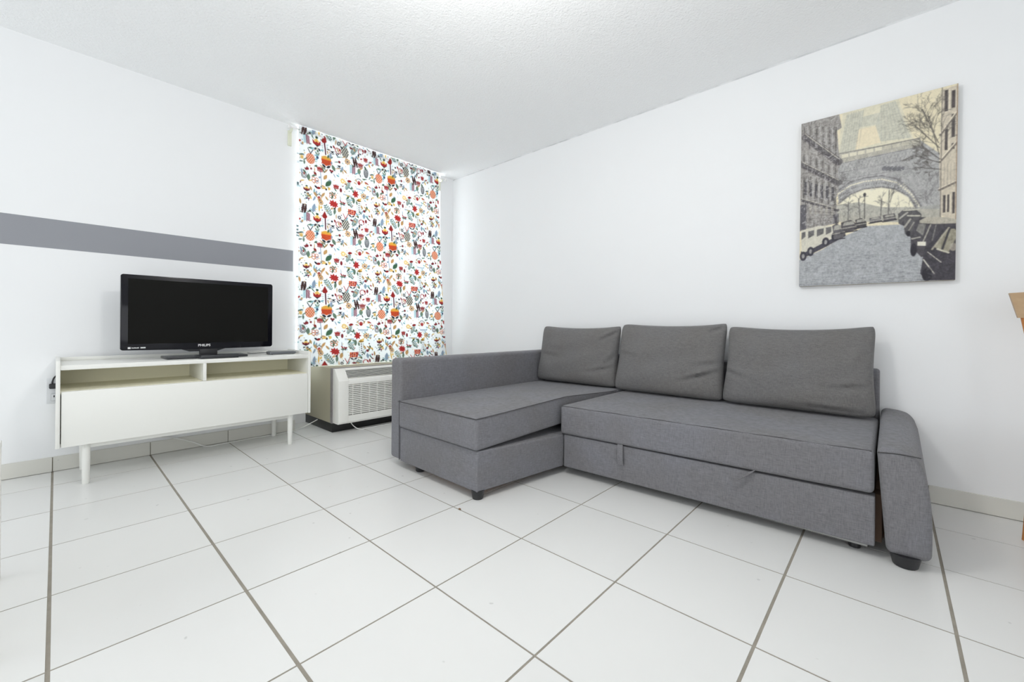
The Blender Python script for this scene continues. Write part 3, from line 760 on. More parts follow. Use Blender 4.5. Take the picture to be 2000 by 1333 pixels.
def paint_curtain():
    pw, ph_ = 0.605, 0.616
    W, Hh = 250, 255; s = W / pw
    p = Paint(W, Hh, (0.925, 0.945, 0.95), wrap=True)
    c = {k: np.array(lin(v)) for k, v in dict(r=(196, 44, 40), R=(150, 22, 40), o=(236, 128, 36), y=(246, 216, 130), Y=(236, 196, 84), k=(36, 40, 58), t=(58, 122, 112), g=(132, 158, 138),
         G=(82, 132, 98), b=(222, 186, 130), s=(172, 190, 208), m=(158, 34, 88), n=(86, 40, 34), l=(156, 206, 214), p=(206, 96, 96), w=(250, 248, 236), bl=(66, 104, 140), pk=(228, 150, 140)).items()}
    c = {k: v * .88 + .05 for k, v in c.items()}
    def leaf(x, y, w_, h, rot, col, vein=None):
        a = math.radians(rot); n = 10; pts = []
        for k in range(n + 1): t = k / n; pts.append((w_ / 2 * math.sin(PI * t) ** .8, (t - .5) * h))
        for k in range(n + 1): t = 1 - k / n; pts.append((-w_ / 2 * math.sin(PI * t) ** .8, (t - .5) * h))
        q = [(x + px * math.cos(a) - py * math.sin(a), y + px * math.sin(a) + py * math.cos(a)) for px, py in pts]
        p.poly(q, col)
        if vein is not None: p.line([q[0], q[n]], .8, vein)
    def dots(x, y, R, n, r, col, a0=0, a1=360):
        for k in range(n):
            a = math.radians(a0 + (a1 - a0) * k / max(1, n - 1 if a1 - a0 < 360 else n)); p.ell(x + R * math.cos(a), y + R * math.sin(a), r, r, col)
    for kind, u, v, w_, h, rot, cc in MOTIFS:
        x, y, w_, h = u * s, v * Hh / ph_, w_ * s * 1.10, h * Hh / ph_ * 1.10; a = math.radians(rot)
        if kind == 'pine':
            body = c['o'] * .95 if cc == 'o' else c['w']; mesh_ = c['w'] if cc == 'o' else c['k']
            by = y + h * .16; rx, ry = w_ * .5, h * .36
            p.ell(x, by, rx, ry, body)
            for k in range(-3, 4):
                for d in (-1, 1):
                    q = []
                    for e in range(-12, 13):
                        X_, Y_ = k * .52 + d * e / 12 * .9, e / 12 * 1.0
                        if X_ * X_ + Y_ * Y_ < .93: q.append((x + X_ * rx, by + Y_ * ry))
                    if len(q) > 1: p.line(q, 0.9 if cc == 'o' else 2.0, mesh_)
            tip = c['k'] if cc == 'o' else c['r']
            for d in (-1, 1): p.line([(x, by - ry), (x + d * w_ * .10, y - h * .3), (x + d * w_ * .30, y - h * .5)], 2.4, tip)
        elif kind in ('tulip', 'tuliq'):
            R1 = c['r'] if kind == 'tulip' else c['R']; ty = y - h * .25
            p.line([(x, ty), (x, y + h * .36)], 1.6, c['g'])
            p.poly([(x - w_ * .5, ty - h * .12), (x - w_ * .2, ty), (x, ty - h * .08), (x + w_ * .2, ty), (x + w_ * .5, ty - h * .12), (x + w_ * .46, ty + h * .07), (x, ty + h * .17), (x - w_ * .46, ty + h * .07)], R1)
            p.poly([(x - w_ * .34, ty - h * .08), (x, ty - h * .20), (x + w_ * .34, ty - h * .08), (x + w_ * .18, ty - h * .0), (x, ty - h * .06), (x - w_ * .18, ty)], c['y'])
            p.poly([(x - w_ * .42, ty + h * .08), (x, ty + h * .13), (x + w_ * .42, ty + h * .08), (x, ty + h * .20)], c['k'])
            p.ell(x, ty - h * .23, w_ * .18, h * .05, c['G'] * .6)
            for d in (-1, 1):
                leaf(x + d * w_ * .24, y + h * .06, w_ * .24, h * .17, -d * 35, c['k']); leaf(x + d * w_ * .16, y + h * .27, w_ * .16, h * .18, d * 30, c['g'])
            leaf(x, y + h * .46, w_ * .34, h * .16, 0, c['bl'])
        elif kind == 'shroom':
            p.line([(x + 2, y - h * .1), (x + 3, y + h * .45)], 4.0, c['m'] * .5)
            p.poly([(x - w_ * .4, y - h * .22), (x, y - h * .5), (x + w_ * .4, y - h * .22), (x + w_ * .2, y - h * .12), (x - w_ * .2, y - h * .12)], c['r'] * .85)
            for d in (-1, 1):
                for k in range(5): p.ell(x + 2 + d * w_ * .36, y - h * .05 + k * h * .1, 1.5, 1.1, c['t'])
        elif kind == 'bigflower':
            for k in range(7):
                q = (k - 3) / 3; leaf(x + q * w_ * .36, y - h * .22 - (1 - q * q) * h * .10, w_ * .2, h * .36, q * 18, c['Y'])
            p.poly([(x - w_ * .5, y - h * .20), (x + w_ * .5, y - h * .20), (x + w_ * .42, y + h * .12), (x, y + h * .30), (x - w_ * .42, y + h * .12)], c['o'])
            for i in range(-3, 4):
                for j in range(3): p.ell(x + (i + .5 * (j % 2)) * w_ * .14, y - h * .08 + j * h * .12, w_ * .055, h * .05, c['r'])
            for d in (-1, 1): leaf(x + d * w_ * .22, y + h * .34, w_ * .22, h * .36, d * 58, c['k'])
        elif kind == 'fern':
            col = c[cc]; n = 6
            dx, dy_ = math.sin(-a), math.cos(a)
            p.line([(x - dx * h * .5, y - dy_ * h * .5), (x + dx * h * .5, y + dy_ * h * .5)], 1.3, col)
            for k in range(n):
                t = (k + .5) / n - .5; bx, by = x + dx * h * t, y + dy_ * h * t
                ll = w_ * (.30 + .34 * math.sin(PI * (k + .8) / (n + .6)))
                for d in (-1, 1): leaf(bx + d * math.cos(a) * ll * .40, by + d * math.sin(a) * ll * .40 - h * .04, max(2.6, w_ * .15), ll, rot + d * 52, col)
        elif kind == 'maple':
            for k in range(7): leaf(x + w_ * .22 * math.sin(math.radians(k * 51 + rot)), y - h * .22 * math.cos(math.radians(k * 51 + rot)), w_ * .30, h * .62, k * 51 + rot, c['r'] * 1.1)
        elif kind == 'leaf':
            col = {'r': c['r'] * .85, 'b': c['b'], 'g': c['g'], 'g2': c['g'] * 1.15, 'G': c['G'], 'o': c['b'] * .8, 'y': c['y'], 's': c['s']}[cc]
            leaf(x, y, w_, h, rot, col, col * .75)
        elif kind == 'checker':
            for i in range(4):
                for j in range(3):
                    p.ell(x + (i - 1.5) * w_ * .24, y - h * .38 + j * h * .2, w_ * .12, h * .11, c['r'] if (i + j) % 2 else c['o'])
            for d in (-1, 1): leaf(x + d * w_ * .22, y + h * .28, w_ * .18, h * .44, d * 55, c['k'])
            p.line([(x, y + h * .3), (x - 2, y + h * .9)], 1.2, c['g'])
        elif kind == 'daisy':
            col = {'k': c['k'], 'b': c['b'], 'y': c['y']}[cc]
            for k in range(8): leaf(x + w_ * .3 * math.cos(k * PI / 4), y + h * .3 * math.sin(k * PI / 4), w_ * .2, h * .36, 90 + k * 45, col)
            p.ell(x, y, w_ * .11, h * .11, c['n'] if cc == 'b' else c['w'])
        elif kind in ('snail', 'ringr'):
            dots(x, y, w_ * .4, 14, 1.7, c['p'] * .9, 120, 400); p.ell(x + w_ * .3, y - h * .2, w_ * .14, h * .18, c['r'])
            p.ell(x, y + h * .4, w_ * .14, h * .1, c['k'])
        elif kind == 'ring':
            dots(x, y, w_ * .5, 12, 1.6, c['k']); dots(x, y, w_ * .26, 7, 1.4, c['k']); p.ell(x, y - h * .3, 2, 5, c['r'])
        elif kind == 'oak':
            for k in range(5):
                t = k / 4 - .5
                for d in (-1, 1): p.ell(x + d * w_ * .24 - t * h * math.sin(a), y + t * h * .8, w_ * .24 * (1 - abs(t) * .8), h * .13, c['n'])
            p.line([(x, y - h * .5), (x, y + h * .5)], 2.2, c['n'] * .8)
        elif kind == 'lotus':
            col = {'r': c['r'], 'p': c['p'] * .8, 'y': c['y']}[cc]
            for k in range(5): leaf(x + (k - 2) * w_ * .19, y - h * .08 + abs(k - 2) * h * .05, w_ * .2, h * .6, (k - 2) * 20, col)
            for k in range(3): p.line([(x - w_ * .42, y + h * (.12 + k * .15)), (x, y + h * (.2 + k * .15)), (x + w_ * .42, y + h * (.12 + k * .15))], 2.2, col * .9)
        elif kind == 'half':
            for k in range(6):
                t = k / 5 - .5
                leaf(x - w_ * .22, y + t * h * .8, w_ * .1, w_ * .46, 62, c['l']); leaf(x + w_ * .22, y + t * h * .8, w_ * .12, w_ * .46, -62, c['m'])
            p.line([(x, y - h * .5), (x, y + h * .5)], 2.6, c['m'] * .8)
        elif kind == 'berry': p.ell(x, y, w_ * .48, h * .48, c['R'] * 1.2)
        elif kind == 'berryk': p.ell(x, y, w_ * .45, h * .45, c['k'])
        elif kind == 'stem': p.line([(x - w_ * .4, y - h * .5), (x, y), (x + w_ * .4, y + h * .5)], 1.5, c['bl'] * 1.3)
        elif kind == 'heart':
            leaf(x - w_ * .2, y - h * .1, w_ * .44, h * .6, -35, c['R'] * 1.25); leaf(x + w_ * .2, y - h * .05, w_ * .44, h * .6, 35, c['R'] * 1.25); p.ell(x, y + h * .3, w_ * .2, h * .14, c['k'])
        elif kind == 'knot':
            for d in (-1, 1):
                for e in (-1, 1):
                    q = [(x + d * w_ * .22 + w_ * .22 * math.cos(k * PI / 5), y + e * h * .2 + h * .2 * math.sin(k * PI / 5)) for k in range(11)]
                    p.line(q, 1.6, c['o'] * .85)
        elif kind == 'bell':
            p.ell(x, y + h * .22, w_ * .24, h * .24, c['p']); p.ell(x, y + h * .32, w_ * .16, h * .14, c['r'])
            dots(x, y + h * .1, w_ * .42, 6, 1.7, c['k'], 205, 335)
            for d in (-1, 1): leaf(x + d * w_ * .42, y + h * .05, w_ * .16, h * .5, d * 25, c['b'])
        elif kind == 'comb':
            p.line([(x - w_ * .5, y), (x + w_ * .5, y + 1)], 2.0, c['s'])
            for k in range(9): p.line([(x - w_ * .45 + k * w_ * .11, y), (x - w_ * .45 + k * w_ * .11, y + h * .8)], 1.2, c['s'] * .9)
        elif kind == 'mushy':
            p.poly([(x - w_ * .5, y - h * .34), (x, y - h * .48), (x + w_ * .5, y - h * .34), (x, y - h * .28)], c['Y'] * .8); p.line([(x - w_ * .4, y - h * .335), (x + w_ * .4, y - h * .335)], 1.8, c['n'])
            for k in range(6): p.ell(x + 1, y - h * .2 + k * h * .12, 2.0, 2.2, c['k']); p.ell(x - w_ * .3, y - h * .2 + k * h * .1, 1.2, 1.2, c['t']); p.ell(x + w_ * .36, y - h * .2 + k * h * .1, 1.2, 1.2, c['t'])
        elif kind == 'birdk':
            p.ell(x, y, w_ * .26, h * .2, c['k'], .6); p.line([(x - w_ * .4, y - h * .1), (x + w_ * .4, y - h * .2)], 2.0, c['k']); dots(x, y, w_ * .42, 5, 1.4, c['k'], 40, 150)
    r_ = random.Random(4)
    pal = ['g', 's', 'b', 'l', 'G', 'y', 'p', 't', 'R', 'k']
    for k in range(420):                                        # little filler leaves and dots
        x, y = r_.uniform(0, W), r_.uniform(0, Hh)
        if p.a[int(y), int(x)].min() < .86: continue
        col = c[pal[r_.randrange(10) if r_.random() < .35 else r_.randrange(6)]]
        if r_.random() < .5: leaf(x, y, r_.uniform(3, 7), r_.uniform(8, 19), r_.uniform(0, 180), col, col * .8)
        else: p.ell(x, y, r_.uniform(1, 2.2), r_.uniform(1, 2.2), col)
    return np.clip(p.a, 0, 1), pw, ph_

def build_curtain():
    tex, pw, ph_ = paint_curtain(); Hh, W = tex.shape[:2]
    nu, nv = 400, 500
    s, t = np.meshgrid(np.linspace(0, 1, nu), np.linspace(0, 1, nv))       # t: 0 top .. 1 bottom
    zt = 2.4235 - 0.003 * s; zb = 0.5065
    z = zt + (zb - zt) * t
    y = 1.289 + 0.002 * t + s * (1.365 + 0.122 * t ** 1.5) - .010 * np.exp(-((t - .03) / .03) ** 2) * (1 - s)
    fold = (.55 * np.sin(2 * PI * (5.2 * s + .12 * t)) + .35 * np.sin(2 * PI * (9.1 * s + .3) + 1.4 * t) + .3 * np.sin(2 * PI * (2.1 * s - .1)))
    amp = .004 + .008 * t ** 1.4
    x = -3.470 + amp * fold
    x = x + .0028 * np.sin(2 * PI * 34 * s) * np.exp(-(t / .045) ** 2)       # gathers at the rod
    x = x + .011 * np.exp(-((t - .019) / .010) ** 2)                          # pocket around the rod
    x = x - .014 * np.exp(-(s / .05) ** 2) * t                                # left edge turns back
    low = np.clip((t - .93) / .07, 0, 1)
    x = x + low ** 2 * (.012 + .016 * np.sin(2 * PI * (3.3 * s + .2)) * np.exp(-(s / .5) ** 2))   # hem slumps on the unit
    y = y + low * .010 * np.sin(2 * PI * 6 * s)
    uu = s * 1.367; vv = (2.38 - (zt - t * (zt - .52)))
    fx = (uu / pw % 1) * W - .5; fy = (vv / ph_ % 1) * Hh - .5
    x0 = np.floor(fx).astype(int); y0 = np.floor(fy).astype(int); ax = (fx - x0)[..., None]; ay = (fy - y0)[..., None]
    g = lambda j, i: tex[j % Hh, i % W]
    col = (g(y0, x0) * (1 - ax) + g(y0, x0 + 1) * ax) * (1 - ay) + (g(y0 + 1, x0) * (1 - ax) + g(y0 + 1, x0 + 1) * ax) * ay
    return grid_mesh('curtain', np.stack([x, y, z], -1), col)
cur = obj('curtain', build_curtain(), 'curtain')
tag(cur, 'white curtain printed with colourful leaves, pineapples and tulips over the window', 'curtain')
sol = cur.modifiers.new('thickness', 'SOLIDIFY'); sol.thickness = 0.0010; sol.offset = -1
rebase(cur)
rod = thing('curtain_rod', (-3.468, 2.0, 2.36), 'thin white curtain rod under the ceiling carrying the printed curtain', 'curtain rod')
obj('rod', tube(bmesh.new(), [(-3.468, 1.225, 2.389), (-3.468, 2.735, 2.377)], .0075, 12), 'rod', rod)
for y, z in ((1.213, 2.389), (2.748, 2.377)):
    bm = bmesh.new(); bmesh.ops.create_icosphere(bm, subdivisions=2, radius=.015, matrix=Matrix.Translation((-3.468, y, z)))
    obj('finial', bm, 'rod', rod)
for y, z0, z1 in ((1.232, 2.255, 2.372), (2.700, 2.262, 2.362)):
    bm = B(XA, XA + .012, y - .014, y + .014, z0, z1, bev=.003); box(bm, XA, -3.460, y - .005, y + .005, z1 - .016, z1 + .006, bev=.002)
    obj('bracket', bm, 'bracket', rod)

# ------------------------------------------------------------------ canvas print
PRINT = {
 'lleg':[(0.28,0.233),(0.329,0.016),(0.446,0.014),(0.425,0.099),(0.393,0.23)],
 'rleg':[(0.549,0.212),(0.522,0.119),(0.558,0.012),(0.645,0.009),(0.741,0.227)],
 'deck':[(0.414,0.106),(0.425,0.051),(0.543,0.05),(0.548,0.115)],
 'hole':[(0.391,0.229),(0.414,0.117),(0.522,0.119),(0.557,0.218)],
 'plat':[(0.274,0.232),(0.565,0.238),(0.794,0.239),(0.804,0.283),(0.566,0.284),(0.28,0.291)],
 'mass':[(0.274,0.261),(0.565,0.266),(0.794,0.251),(0.911,0.346),(0.913,0.629),(0.778,0.613),(0.729,0.536),(0.649,0.489),(0.567,0.466),(0.45,0.462),(0.362,0.481),(0.283,0.524),(0.27,0.396)],
 'archtop':[(0.283,0.524),(0.362,0.481),(0.45,0.462),(0.567,0.466),(0.649,0.489),(0.729,0.536),(0.773,0.604)],
 'archring':[(0.282,0.446),(0.361,0.41),(0.45,0.4),(0.567,0.404),(0.659,0.436),(0.748,0.512),(0.806,0.608)],
 'glow':[(0.277,0.543),(0.362,0.486),(0.45,0.468),(0.567,0.472),(0.649,0.494),(0.724,0.541),(0.768,0.612),(0.769,0.647),(0.272,0.59)],
 'haze':[(0.265,0.531),(0.418,0.532),(0.568,0.578),(0.768,0.603),(0.917,0.604),(0.918,0.681),(0.671,0.672),(0.474,0.651),(0.266,0.629)],
 'lb':[(-0.007,-0.005),(0.278,0.002),(0.297,0.083),(0.265,0.094),(0.28,0.233),(0.299,0.294),(0.276,0.319),(0.282,0.446),(0.265,0.492),(0.271,0.552),(0.284,0.63),(0.249,0.641),(0.007,0.652)],
 'lbcorn1':[(0.031,0.087),(0.28,0.281)],
 'lbcorn2':[(0.02,0.257),(0.282,0.403)],
 'lbcorn3':[(0.015,0.47),(0.277,0.562)],
 'rb':[(0.91,0.014),(0.996,0.008),(1.007,0.708),(0.981,0.697),(0.912,0.659),(0.902,0.388)],
 'street':[(0.009,0.835),(0.167,0.786),(0.33,0.717),(0.474,0.674),(0.666,0.685),(0.711,0.739),(0.751,0.84),(0.819,0.924),(0.838,0.999),(0.01,0.995)],
 'van':[(0.011,0.657),(0.141,0.64),(0.249,0.651),(0.256,0.72),(0.185,0.743),(0.019,0.8)],
 'vansh':[(0.009,0.835),(0.012,0.784),(0.25,0.71),(0.33,0.693),(0.336,0.718),(0.179,0.777)],
 'car2':[(0.24,0.65),(0.272,0.637),(0.313,0.667),(0.33,0.703),(0.319,0.726),(0.256,0.734)],
 'car3':[(0.301,0.637),(0.369,0.628),(0.41,0.654),(0.411,0.687),(0.336,0.698),(0.305,0.676)],
 'car4':[(0.397,0.631),(0.441,0.624),(0.474,0.651),(0.474,0.681),(0.411,0.682)],
 'car5':[(0.49,0.632),(0.563,0.628),(0.571,0.661),(0.495,0.661)],
 'car6':[(0.577,0.623),(0.65,0.621),(0.661,0.66),(0.581,0.661)],
 'carr1':[(0.67,0.627),(0.7,0.608),(0.778,0.617),(0.807,0.643),(0.711,0.699),(0.673,0.681)],
 'carr2':[(0.701,0.657),(0.74,0.639),(0.807,0.643),(0.807,0.704),(0.755,0.765),(0.711,0.739)],
 'suv':[(0.745,0.751),(0.778,0.675),(0.807,0.66),(0.927,0.674),(1.005,0.698),(1.006,0.809),(0.928,0.853),(0.809,0.871),(0.78,0.842),(0.751,0.84)],
 'suvtop':[(0.797,0.677),(0.835,0.663),(0.936,0.673),(1.005,0.693),(1.005,0.712),(0.882,0.703),(0.798,0.69)],
 'suvwin':[(0.779,0.728),(0.793,0.694),(0.835,0.698),(0.817,0.758)],
 'plate':[(0.787,0.788),(0.834,0.792),(0.834,0.813),(0.787,0.809)],
 'bigcar':[(0.805,0.958),(0.827,0.828),(0.864,0.797),(0.918,0.741),(0.954,0.724),(1.005,0.725),(1.008,1.002),(0.838,0.996)],
 'bigwin':[(0.883,0.824),(0.923,0.763),(0.959,0.737),(0.99,0.738),(1.006,0.754),(1.006,0.775),(0.96,0.856)],
 'bigline':[(0.823,0.885),(0.884,0.962)],
 'bigline2':[(0.846,0.847),(0.92,0.904)],
 'lamp':[(0.458,0.495),(0.459,0.631)],
 'tree1':[(0.614,0.493),(0.61,0.62)],
 'tree2':[(0.649,0.471),(0.619,0.557)],
 'tree3':[(0.568,0.532),(0.563,0.624)],
 'tree4':[(0.351,0.523),(0.35,0.628)],
 'tree5':[(0.418,0.513),(0.43,0.627)],
 'rt0':[(0.906,0.371),(0.804,0.283)],
 'rt1':[(0.907,0.423),(0.795,0.396)],
 'rt2':[(0.901,0.345),(0.84,0.134)],
 'rt3':[(0.901,0.31),(0.764,0.17)],
 'rt4':[(0.906,0.388),(0.766,0.329)],
 'rt5':[(0.896,0.284),(0.802,0.09)],
}
def paint_print():
    W, Hh = 300, 454
    c = lambda r, g, b: np.array(lin((r, g, b)))
    p = Paint(W, Hh, c(222, 212, 184))
    Q = {k: [(u * W, v * Hh) for u, v in pts] for k, pts in PRINT.items()}
    rr_ = random.Random(11); rs = np.random.RandomState(5)
    def ln(a, b, wd, col, al=1.0): p.line([(a[0] * W, a[1] * Hh), (b[0] * W, b[1] * Hh)], wd, col, al)
    def branch(x, y, ang, L, wd, col, depth, al):
        x2, y2 = x + L * math.cos(ang), y + L * math.sin(ang)
        p.line([(x, y), (x2, y2)], wd, col, al)
        if depth:
            for k in range(3 if depth > 1 else 2): branch(x2 - (x2 - x) * rr_.uniform(0, .5), y2 - (y2 - y) * rr_.uniform(0, .5), ang + rr_.uniform(-.8, .8), L * rr_.uniform(.5, .8), max(.7, wd * .7), col, depth - 1, al)
    # pale upper legs in the mist, square opening between them
    p.poly([(0.27 * W, .24 * Hh), (.30 * W, 0), (.66 * W, 0), (.76 * W, .25 * Hh)], c(212, 208, 188), .7)
    for k in ('lleg', 'rleg', 'deck'): p.poly(Q[k], c(188, 188, 176), .7)
    p.poly(Q['hole'], c(226, 214, 186))
    for k in range(14):
        t = k / 13; ln((.30 + .02 * t, .23 - .22 * t), (.41 - .0 * t, .21 - .20 * t), 1, c(160, 162, 152), .35); ln((.55, .21 - .19 * t), (.72 - .06 * t, .22 - .2 * t), 1, c(160, 162, 152), .35)
    for k in range(7): ln((.305 + k * .018, .235), (.345 + k * .016, .01), 1.2, c(150, 152, 146), .35); ln((.56 + k * .027, .225), (.555 + k * .014, .01), 1.2, c(150, 152, 146), .4)
    # great iron deck and arch
    p.poly(Q['mass'], c(166, 165, 164))
    p.poly(Q['plat'], c(176, 172, 160)); p.line(Q['plat'][:3], 2.0, c(120, 118, 116))
    for k in range(9):
        u = .30 + k * .055; p.poly([(u * W, .242 * Hh), ((u + .045) * W, .243 * Hh), ((u + .045) * W, .262 * Hh), (u * W, .262 * Hh)], c(224, 218, 196), .8 if k < 5 else .35)
    ln((.28, .292), (.80, .285), 2, c(118, 116, 118), .7); ln((.28, .345), (.90, .34), 1.6, c(122, 120, 122), .6); ln((.28, .385), (.90, .395), 1.6, c(120, 118, 120), .6)
    for k in range(26):
        u = .29 + k * .0225
        ln((u, .300), (u + .02, .342), 1, c(190, 188, 180), .55); ln((u + .02, .300), (u, .342), 1, c(112, 110, 114), .5)
    for k in range(6): p.ell((.58 + k * .022) * W, (.366 + k * .004) * Hh, 4.0, 6.0, c(98, 98, 104), .4, .8)
    p.line(Q['archring'], 4.0, c(122, 120, 122), .8)
    R = Q['archring']
    for (xa, ya), (xb, yb) in zip(R[:-1], R[1:]):
        for k in range(7):
            t = k / 7; p.ell(xa + (xb - xa) * t, ya + (yb - ya) * t + 9, 2.0, 2.0, c(228, 222, 200), 0, .85); p.ell(xa + (xb - xa) * t, ya + (yb - ya) * t + 18, 1.2, 2.2, c(112, 110, 112), 0, .6)
    p.poly(Q['glow'], c(232, 226, 202))
    p.line(Q['archtop'], 3.5, c(128, 126, 126)); p.line([(x, y + 4) for x, y in Q['archtop']], 1.2, c(206, 202, 186))
    for k in range(12): p.ell((.70 + k * .008) * W, (.47 + k * .011) * Hh, 2.2, 1.6, c(214, 208, 190), 0, .6)
    for k in range(520):
        x_, y_ = rr_.uniform(.28, .91), rr_.uniform(.27, .60); px_ = p.a[min(Hh - 1, int(y_ * Hh)), min(W - 1, int(x_ * W))].mean()
        if px_ > .55: continue
        g_ = rr_.choice((118, 128, 196, 206)); an = rr_.choice((.9, -.9, 0, 1.57)) + rr_.uniform(-.15, .15); l_ = rr_.uniform(.012, .03)
        ln((x_, y_), (x_ + l_ * math.cos(an), y_ + l_ * math.sin(an) * .66), 1.0, c(g_, g_, g_ - 4), .5)
    # far park: misty bank and bare trees
    p.poly(Q['haze'], c(158, 157, 152), .8)
    for nm, L in (('tree1', 22), ('tree2', 18), ('tree3', 16), ('tree4', 14), ('tree5', 16)):
        (xa, ya), (xb, yb) = Q[nm]; p.line([(xb, yb), (xa, ya)], 2.0, c(96, 94, 94), .9)
        for k in range(4): branch(xa + (xb - xa) * k * .2, ya + (yb - ya) * k * .2, -PI / 2 + rr_.uniform(-.9, .9), L * .7, 1.2, c(104, 102, 102), 2, .55)
    for k in range(24): branch(rr_.uniform(.30, .88) * W, rr_.uniform(.60, .64) * Hh, -PI / 2 + rr_.uniform(-.5, .5), rr_.uniform(8, 16), 1.0, c(112, 110, 110), 2, .45)
    p.line(Q['lamp'], 1.8, c(70, 68, 70)); (xa, ya) = Q['lamp'][0]; p.ell(xa, ya, 3.2, 5, c(66, 64, 68)); p.line([(xa - 7, ya + 5), (xa + 7, ya + 5)], 1.2, c(80, 78, 80))
    for k in range(10): branch(rr_.uniform(.80, .90) * W, rr_.uniform(.50, .62) * Hh, -PI / 2 + rr_.uniform(-.7, .7), 22, 1.4, c(118, 116, 116), 2, .5)
    # left facade
    p.poly(Q['lb'], c(152, 148, 144))
    for k in range(11):
        u = .02 + k * .023; g_ = 176 if k % 2 else 98
        for v0, v1 in ((.02 + k * .005, .12 + k * .014), (.19 + k * .010, .28 + k * .011), (.33 + k * .006, .47 + k * .006)):
            p.poly([(u * W, v0 * Hh), ((u + .013) * W, v0 * Hh), ((u + .013) * W, v1 * Hh), (u * W, v1 * Hh)], c(g_, g_ - 3, g_ - 6), .7)
    for nm, th in (('lbcorn1', 17), ('lbcorn2', 15), ('lbcorn3', 8)):
        p.line(Q[nm], th, c(98, 94, 96), .9); p.line([(x, y - th * .5) for x, y in Q[nm]], 1.8, c(196, 190, 178)); p.line([(x, y + th * .3) for x, y in Q[nm]], 1.2, c(62, 60, 66))
        (xa, ya), (xb, yb) = Q[nm]
        for k in range(26): t = k / 25; p.line([(xa + (xb - xa) * t, ya + (yb - ya) * t - th * .4), (xa + (xb - xa) * t, ya + (yb - ya) * t + th * .4)], 1, c(58, 56, 62), .7)
    for k in range(6):
        u = .03 + k * .040
        p.poly([(u * W, (.36 + k * .012) * Hh), ((u + .020) * W, (.362 + k * .012) * Hh), ((u + .020) * W, (.445 + k * .012) * Hh), (u * W, (.44 + k * .012) * Hh)], c(74, 72, 78), .9)
        p.poly([(u * W, (.50 + k * .008) * Hh), ((u + .018) * W, (.50 + k * .008) * Hh), ((u + .018) * W, (.56 + k * .006) * Hh), (u * W, (.55 + k * .006) * Hh)], c(186, 180, 168), .55)
    for k in range(5): ln((.03, .535 + k * .026), (.25, .575 + k * .013), 1.2, c(104, 100, 100), .8)
    p.poly([(.0, .50 * Hh), (.05 * W, .50 * Hh), (.05 * W, .66 * Hh), (.0, .66 * Hh)], c(84, 82, 90), .9)
    p.poly([(.245 * W, .585 * Hh), (.285 * W, .58 * Hh), (.285 * W, .64 * Hh), (.245 * W, .64 * Hh)], c(72, 70, 78), .9)
    for k in range(16): branch(.27 * W, rr_.uniform(.36, .56) * Hh, rr_.uniform(-1.2, .3), 16, 1.3, c(110, 107, 106), 2, .6)
    def strokes(poly_key, n_, cols, L, vert):
        mk = Paint(W, Hh, (0, 0, 0)); mk.poly(Q[poly_key], (1, 1, 1)); keep = p.a.copy()
        xs_ = [q[0] for q in Q[poly_key]]; ys_ = [q[1] for q in Q[poly_key]]
        for k in range(n_):
            x_, y_ = rr_.uniform(min(xs_), max(xs_)), rr_.uniform(min(ys_), max(ys_)); an = (PI / 2 if rr_.random() < vert else rr_.uniform(-1.0, 1.0)); l_ = rr_.uniform(.4, 1) * L; g_ = rr_.choice(cols)
            p.line([(x_, y_), (x_ + l_ * math.cos(an), y_ + l_ * math.sin(an))], rr_.uniform(.8, 1.8), c(g_, g_ - 3, g_ - 4), .5)
        m3 = mk.a[..., :1]; p.a = keep * (1 - m3) + p.a * m3
    strokes('lb', 900, (62, 78, 96, 168, 184, 200), 12, .55)
    # right facade
    p.poly(Q['rb'], c(200, 190, 172))
    for u0, u1, v0, v1 in ((.925, .945, .02, .13), (.962, .984, .03, .12), (.93, .946, .22, .33), (.965, .985, .15, .27), (.925, .94, .56, .65), (.948, .96, .56, .65), (.975, .99, .55, .66), (.966, .984, .30, .33)):
        p.poly([(u0 * W, v0 * Hh), (u1 * W, v0 * Hh), (u1 * W, v1 * Hh), (u0 * W, v1 * Hh)], c(78, 72, 72)); ln((u1 + .006, v0), (u1 + .006, v1), 1.2, c(226, 216, 196))
    for va, vb in ((.245, .14), (.385, .295), (.53, .50)):
        ln((.905, va), (1.0, vb), 5, c(120, 112, 104)); ln((.905, va - .008), (1.0, vb - .008), 2, c(226, 216, 196))
    for k in range(5): ln((.912 + k * .018, .40), (.912 + k * .018, .52), 1.0, c(150, 142, 132), .8)
    ln((.912, .0), (.912, .68), 1.4, c(110, 104, 98)); ln((.994, .0), (.997, .7), 2, c(150, 128, 108))
    for nm in ('rt0', 'rt1', 'rt2', 'rt3', 'rt4', 'rt5'):
        (xa, ya), (xb, yb) = Q[nm]; L = math.hypot(xb - xa, yb - ya); an = math.atan2(yb - ya, xb - xa)
        p.line([(xa, ya), (xb, yb)], 2.0, c(86, 82, 80), .9)
        for k in range(7): branch(xa + (xb - xa) * (.2 + .12 * k), ya + (yb - ya) * (.2 + .12 * k), an + rr_.uniform(-.9, .9), L * .32, 1.2, c(96, 92, 88), 3, .6)
    # cobbled street
    Q['street'] = Q['street'][:5] + [(.80 * W, .70 * Hh), (W + 2, .80 * Hh), (W + 2, Hh + 2), (-2, Hh + 2), (-2, .83 * Hh)]
    p.poly(Q['street'], c(166, 168, 170))
    st_ = p.a.copy(); mask = np.zeros((Hh, W))
    mp_ = Paint(W, Hh, (0, 0, 0)); mp_.poly(Q['street'], (1, 1, 1)); mask = mp_.a[..., 0]
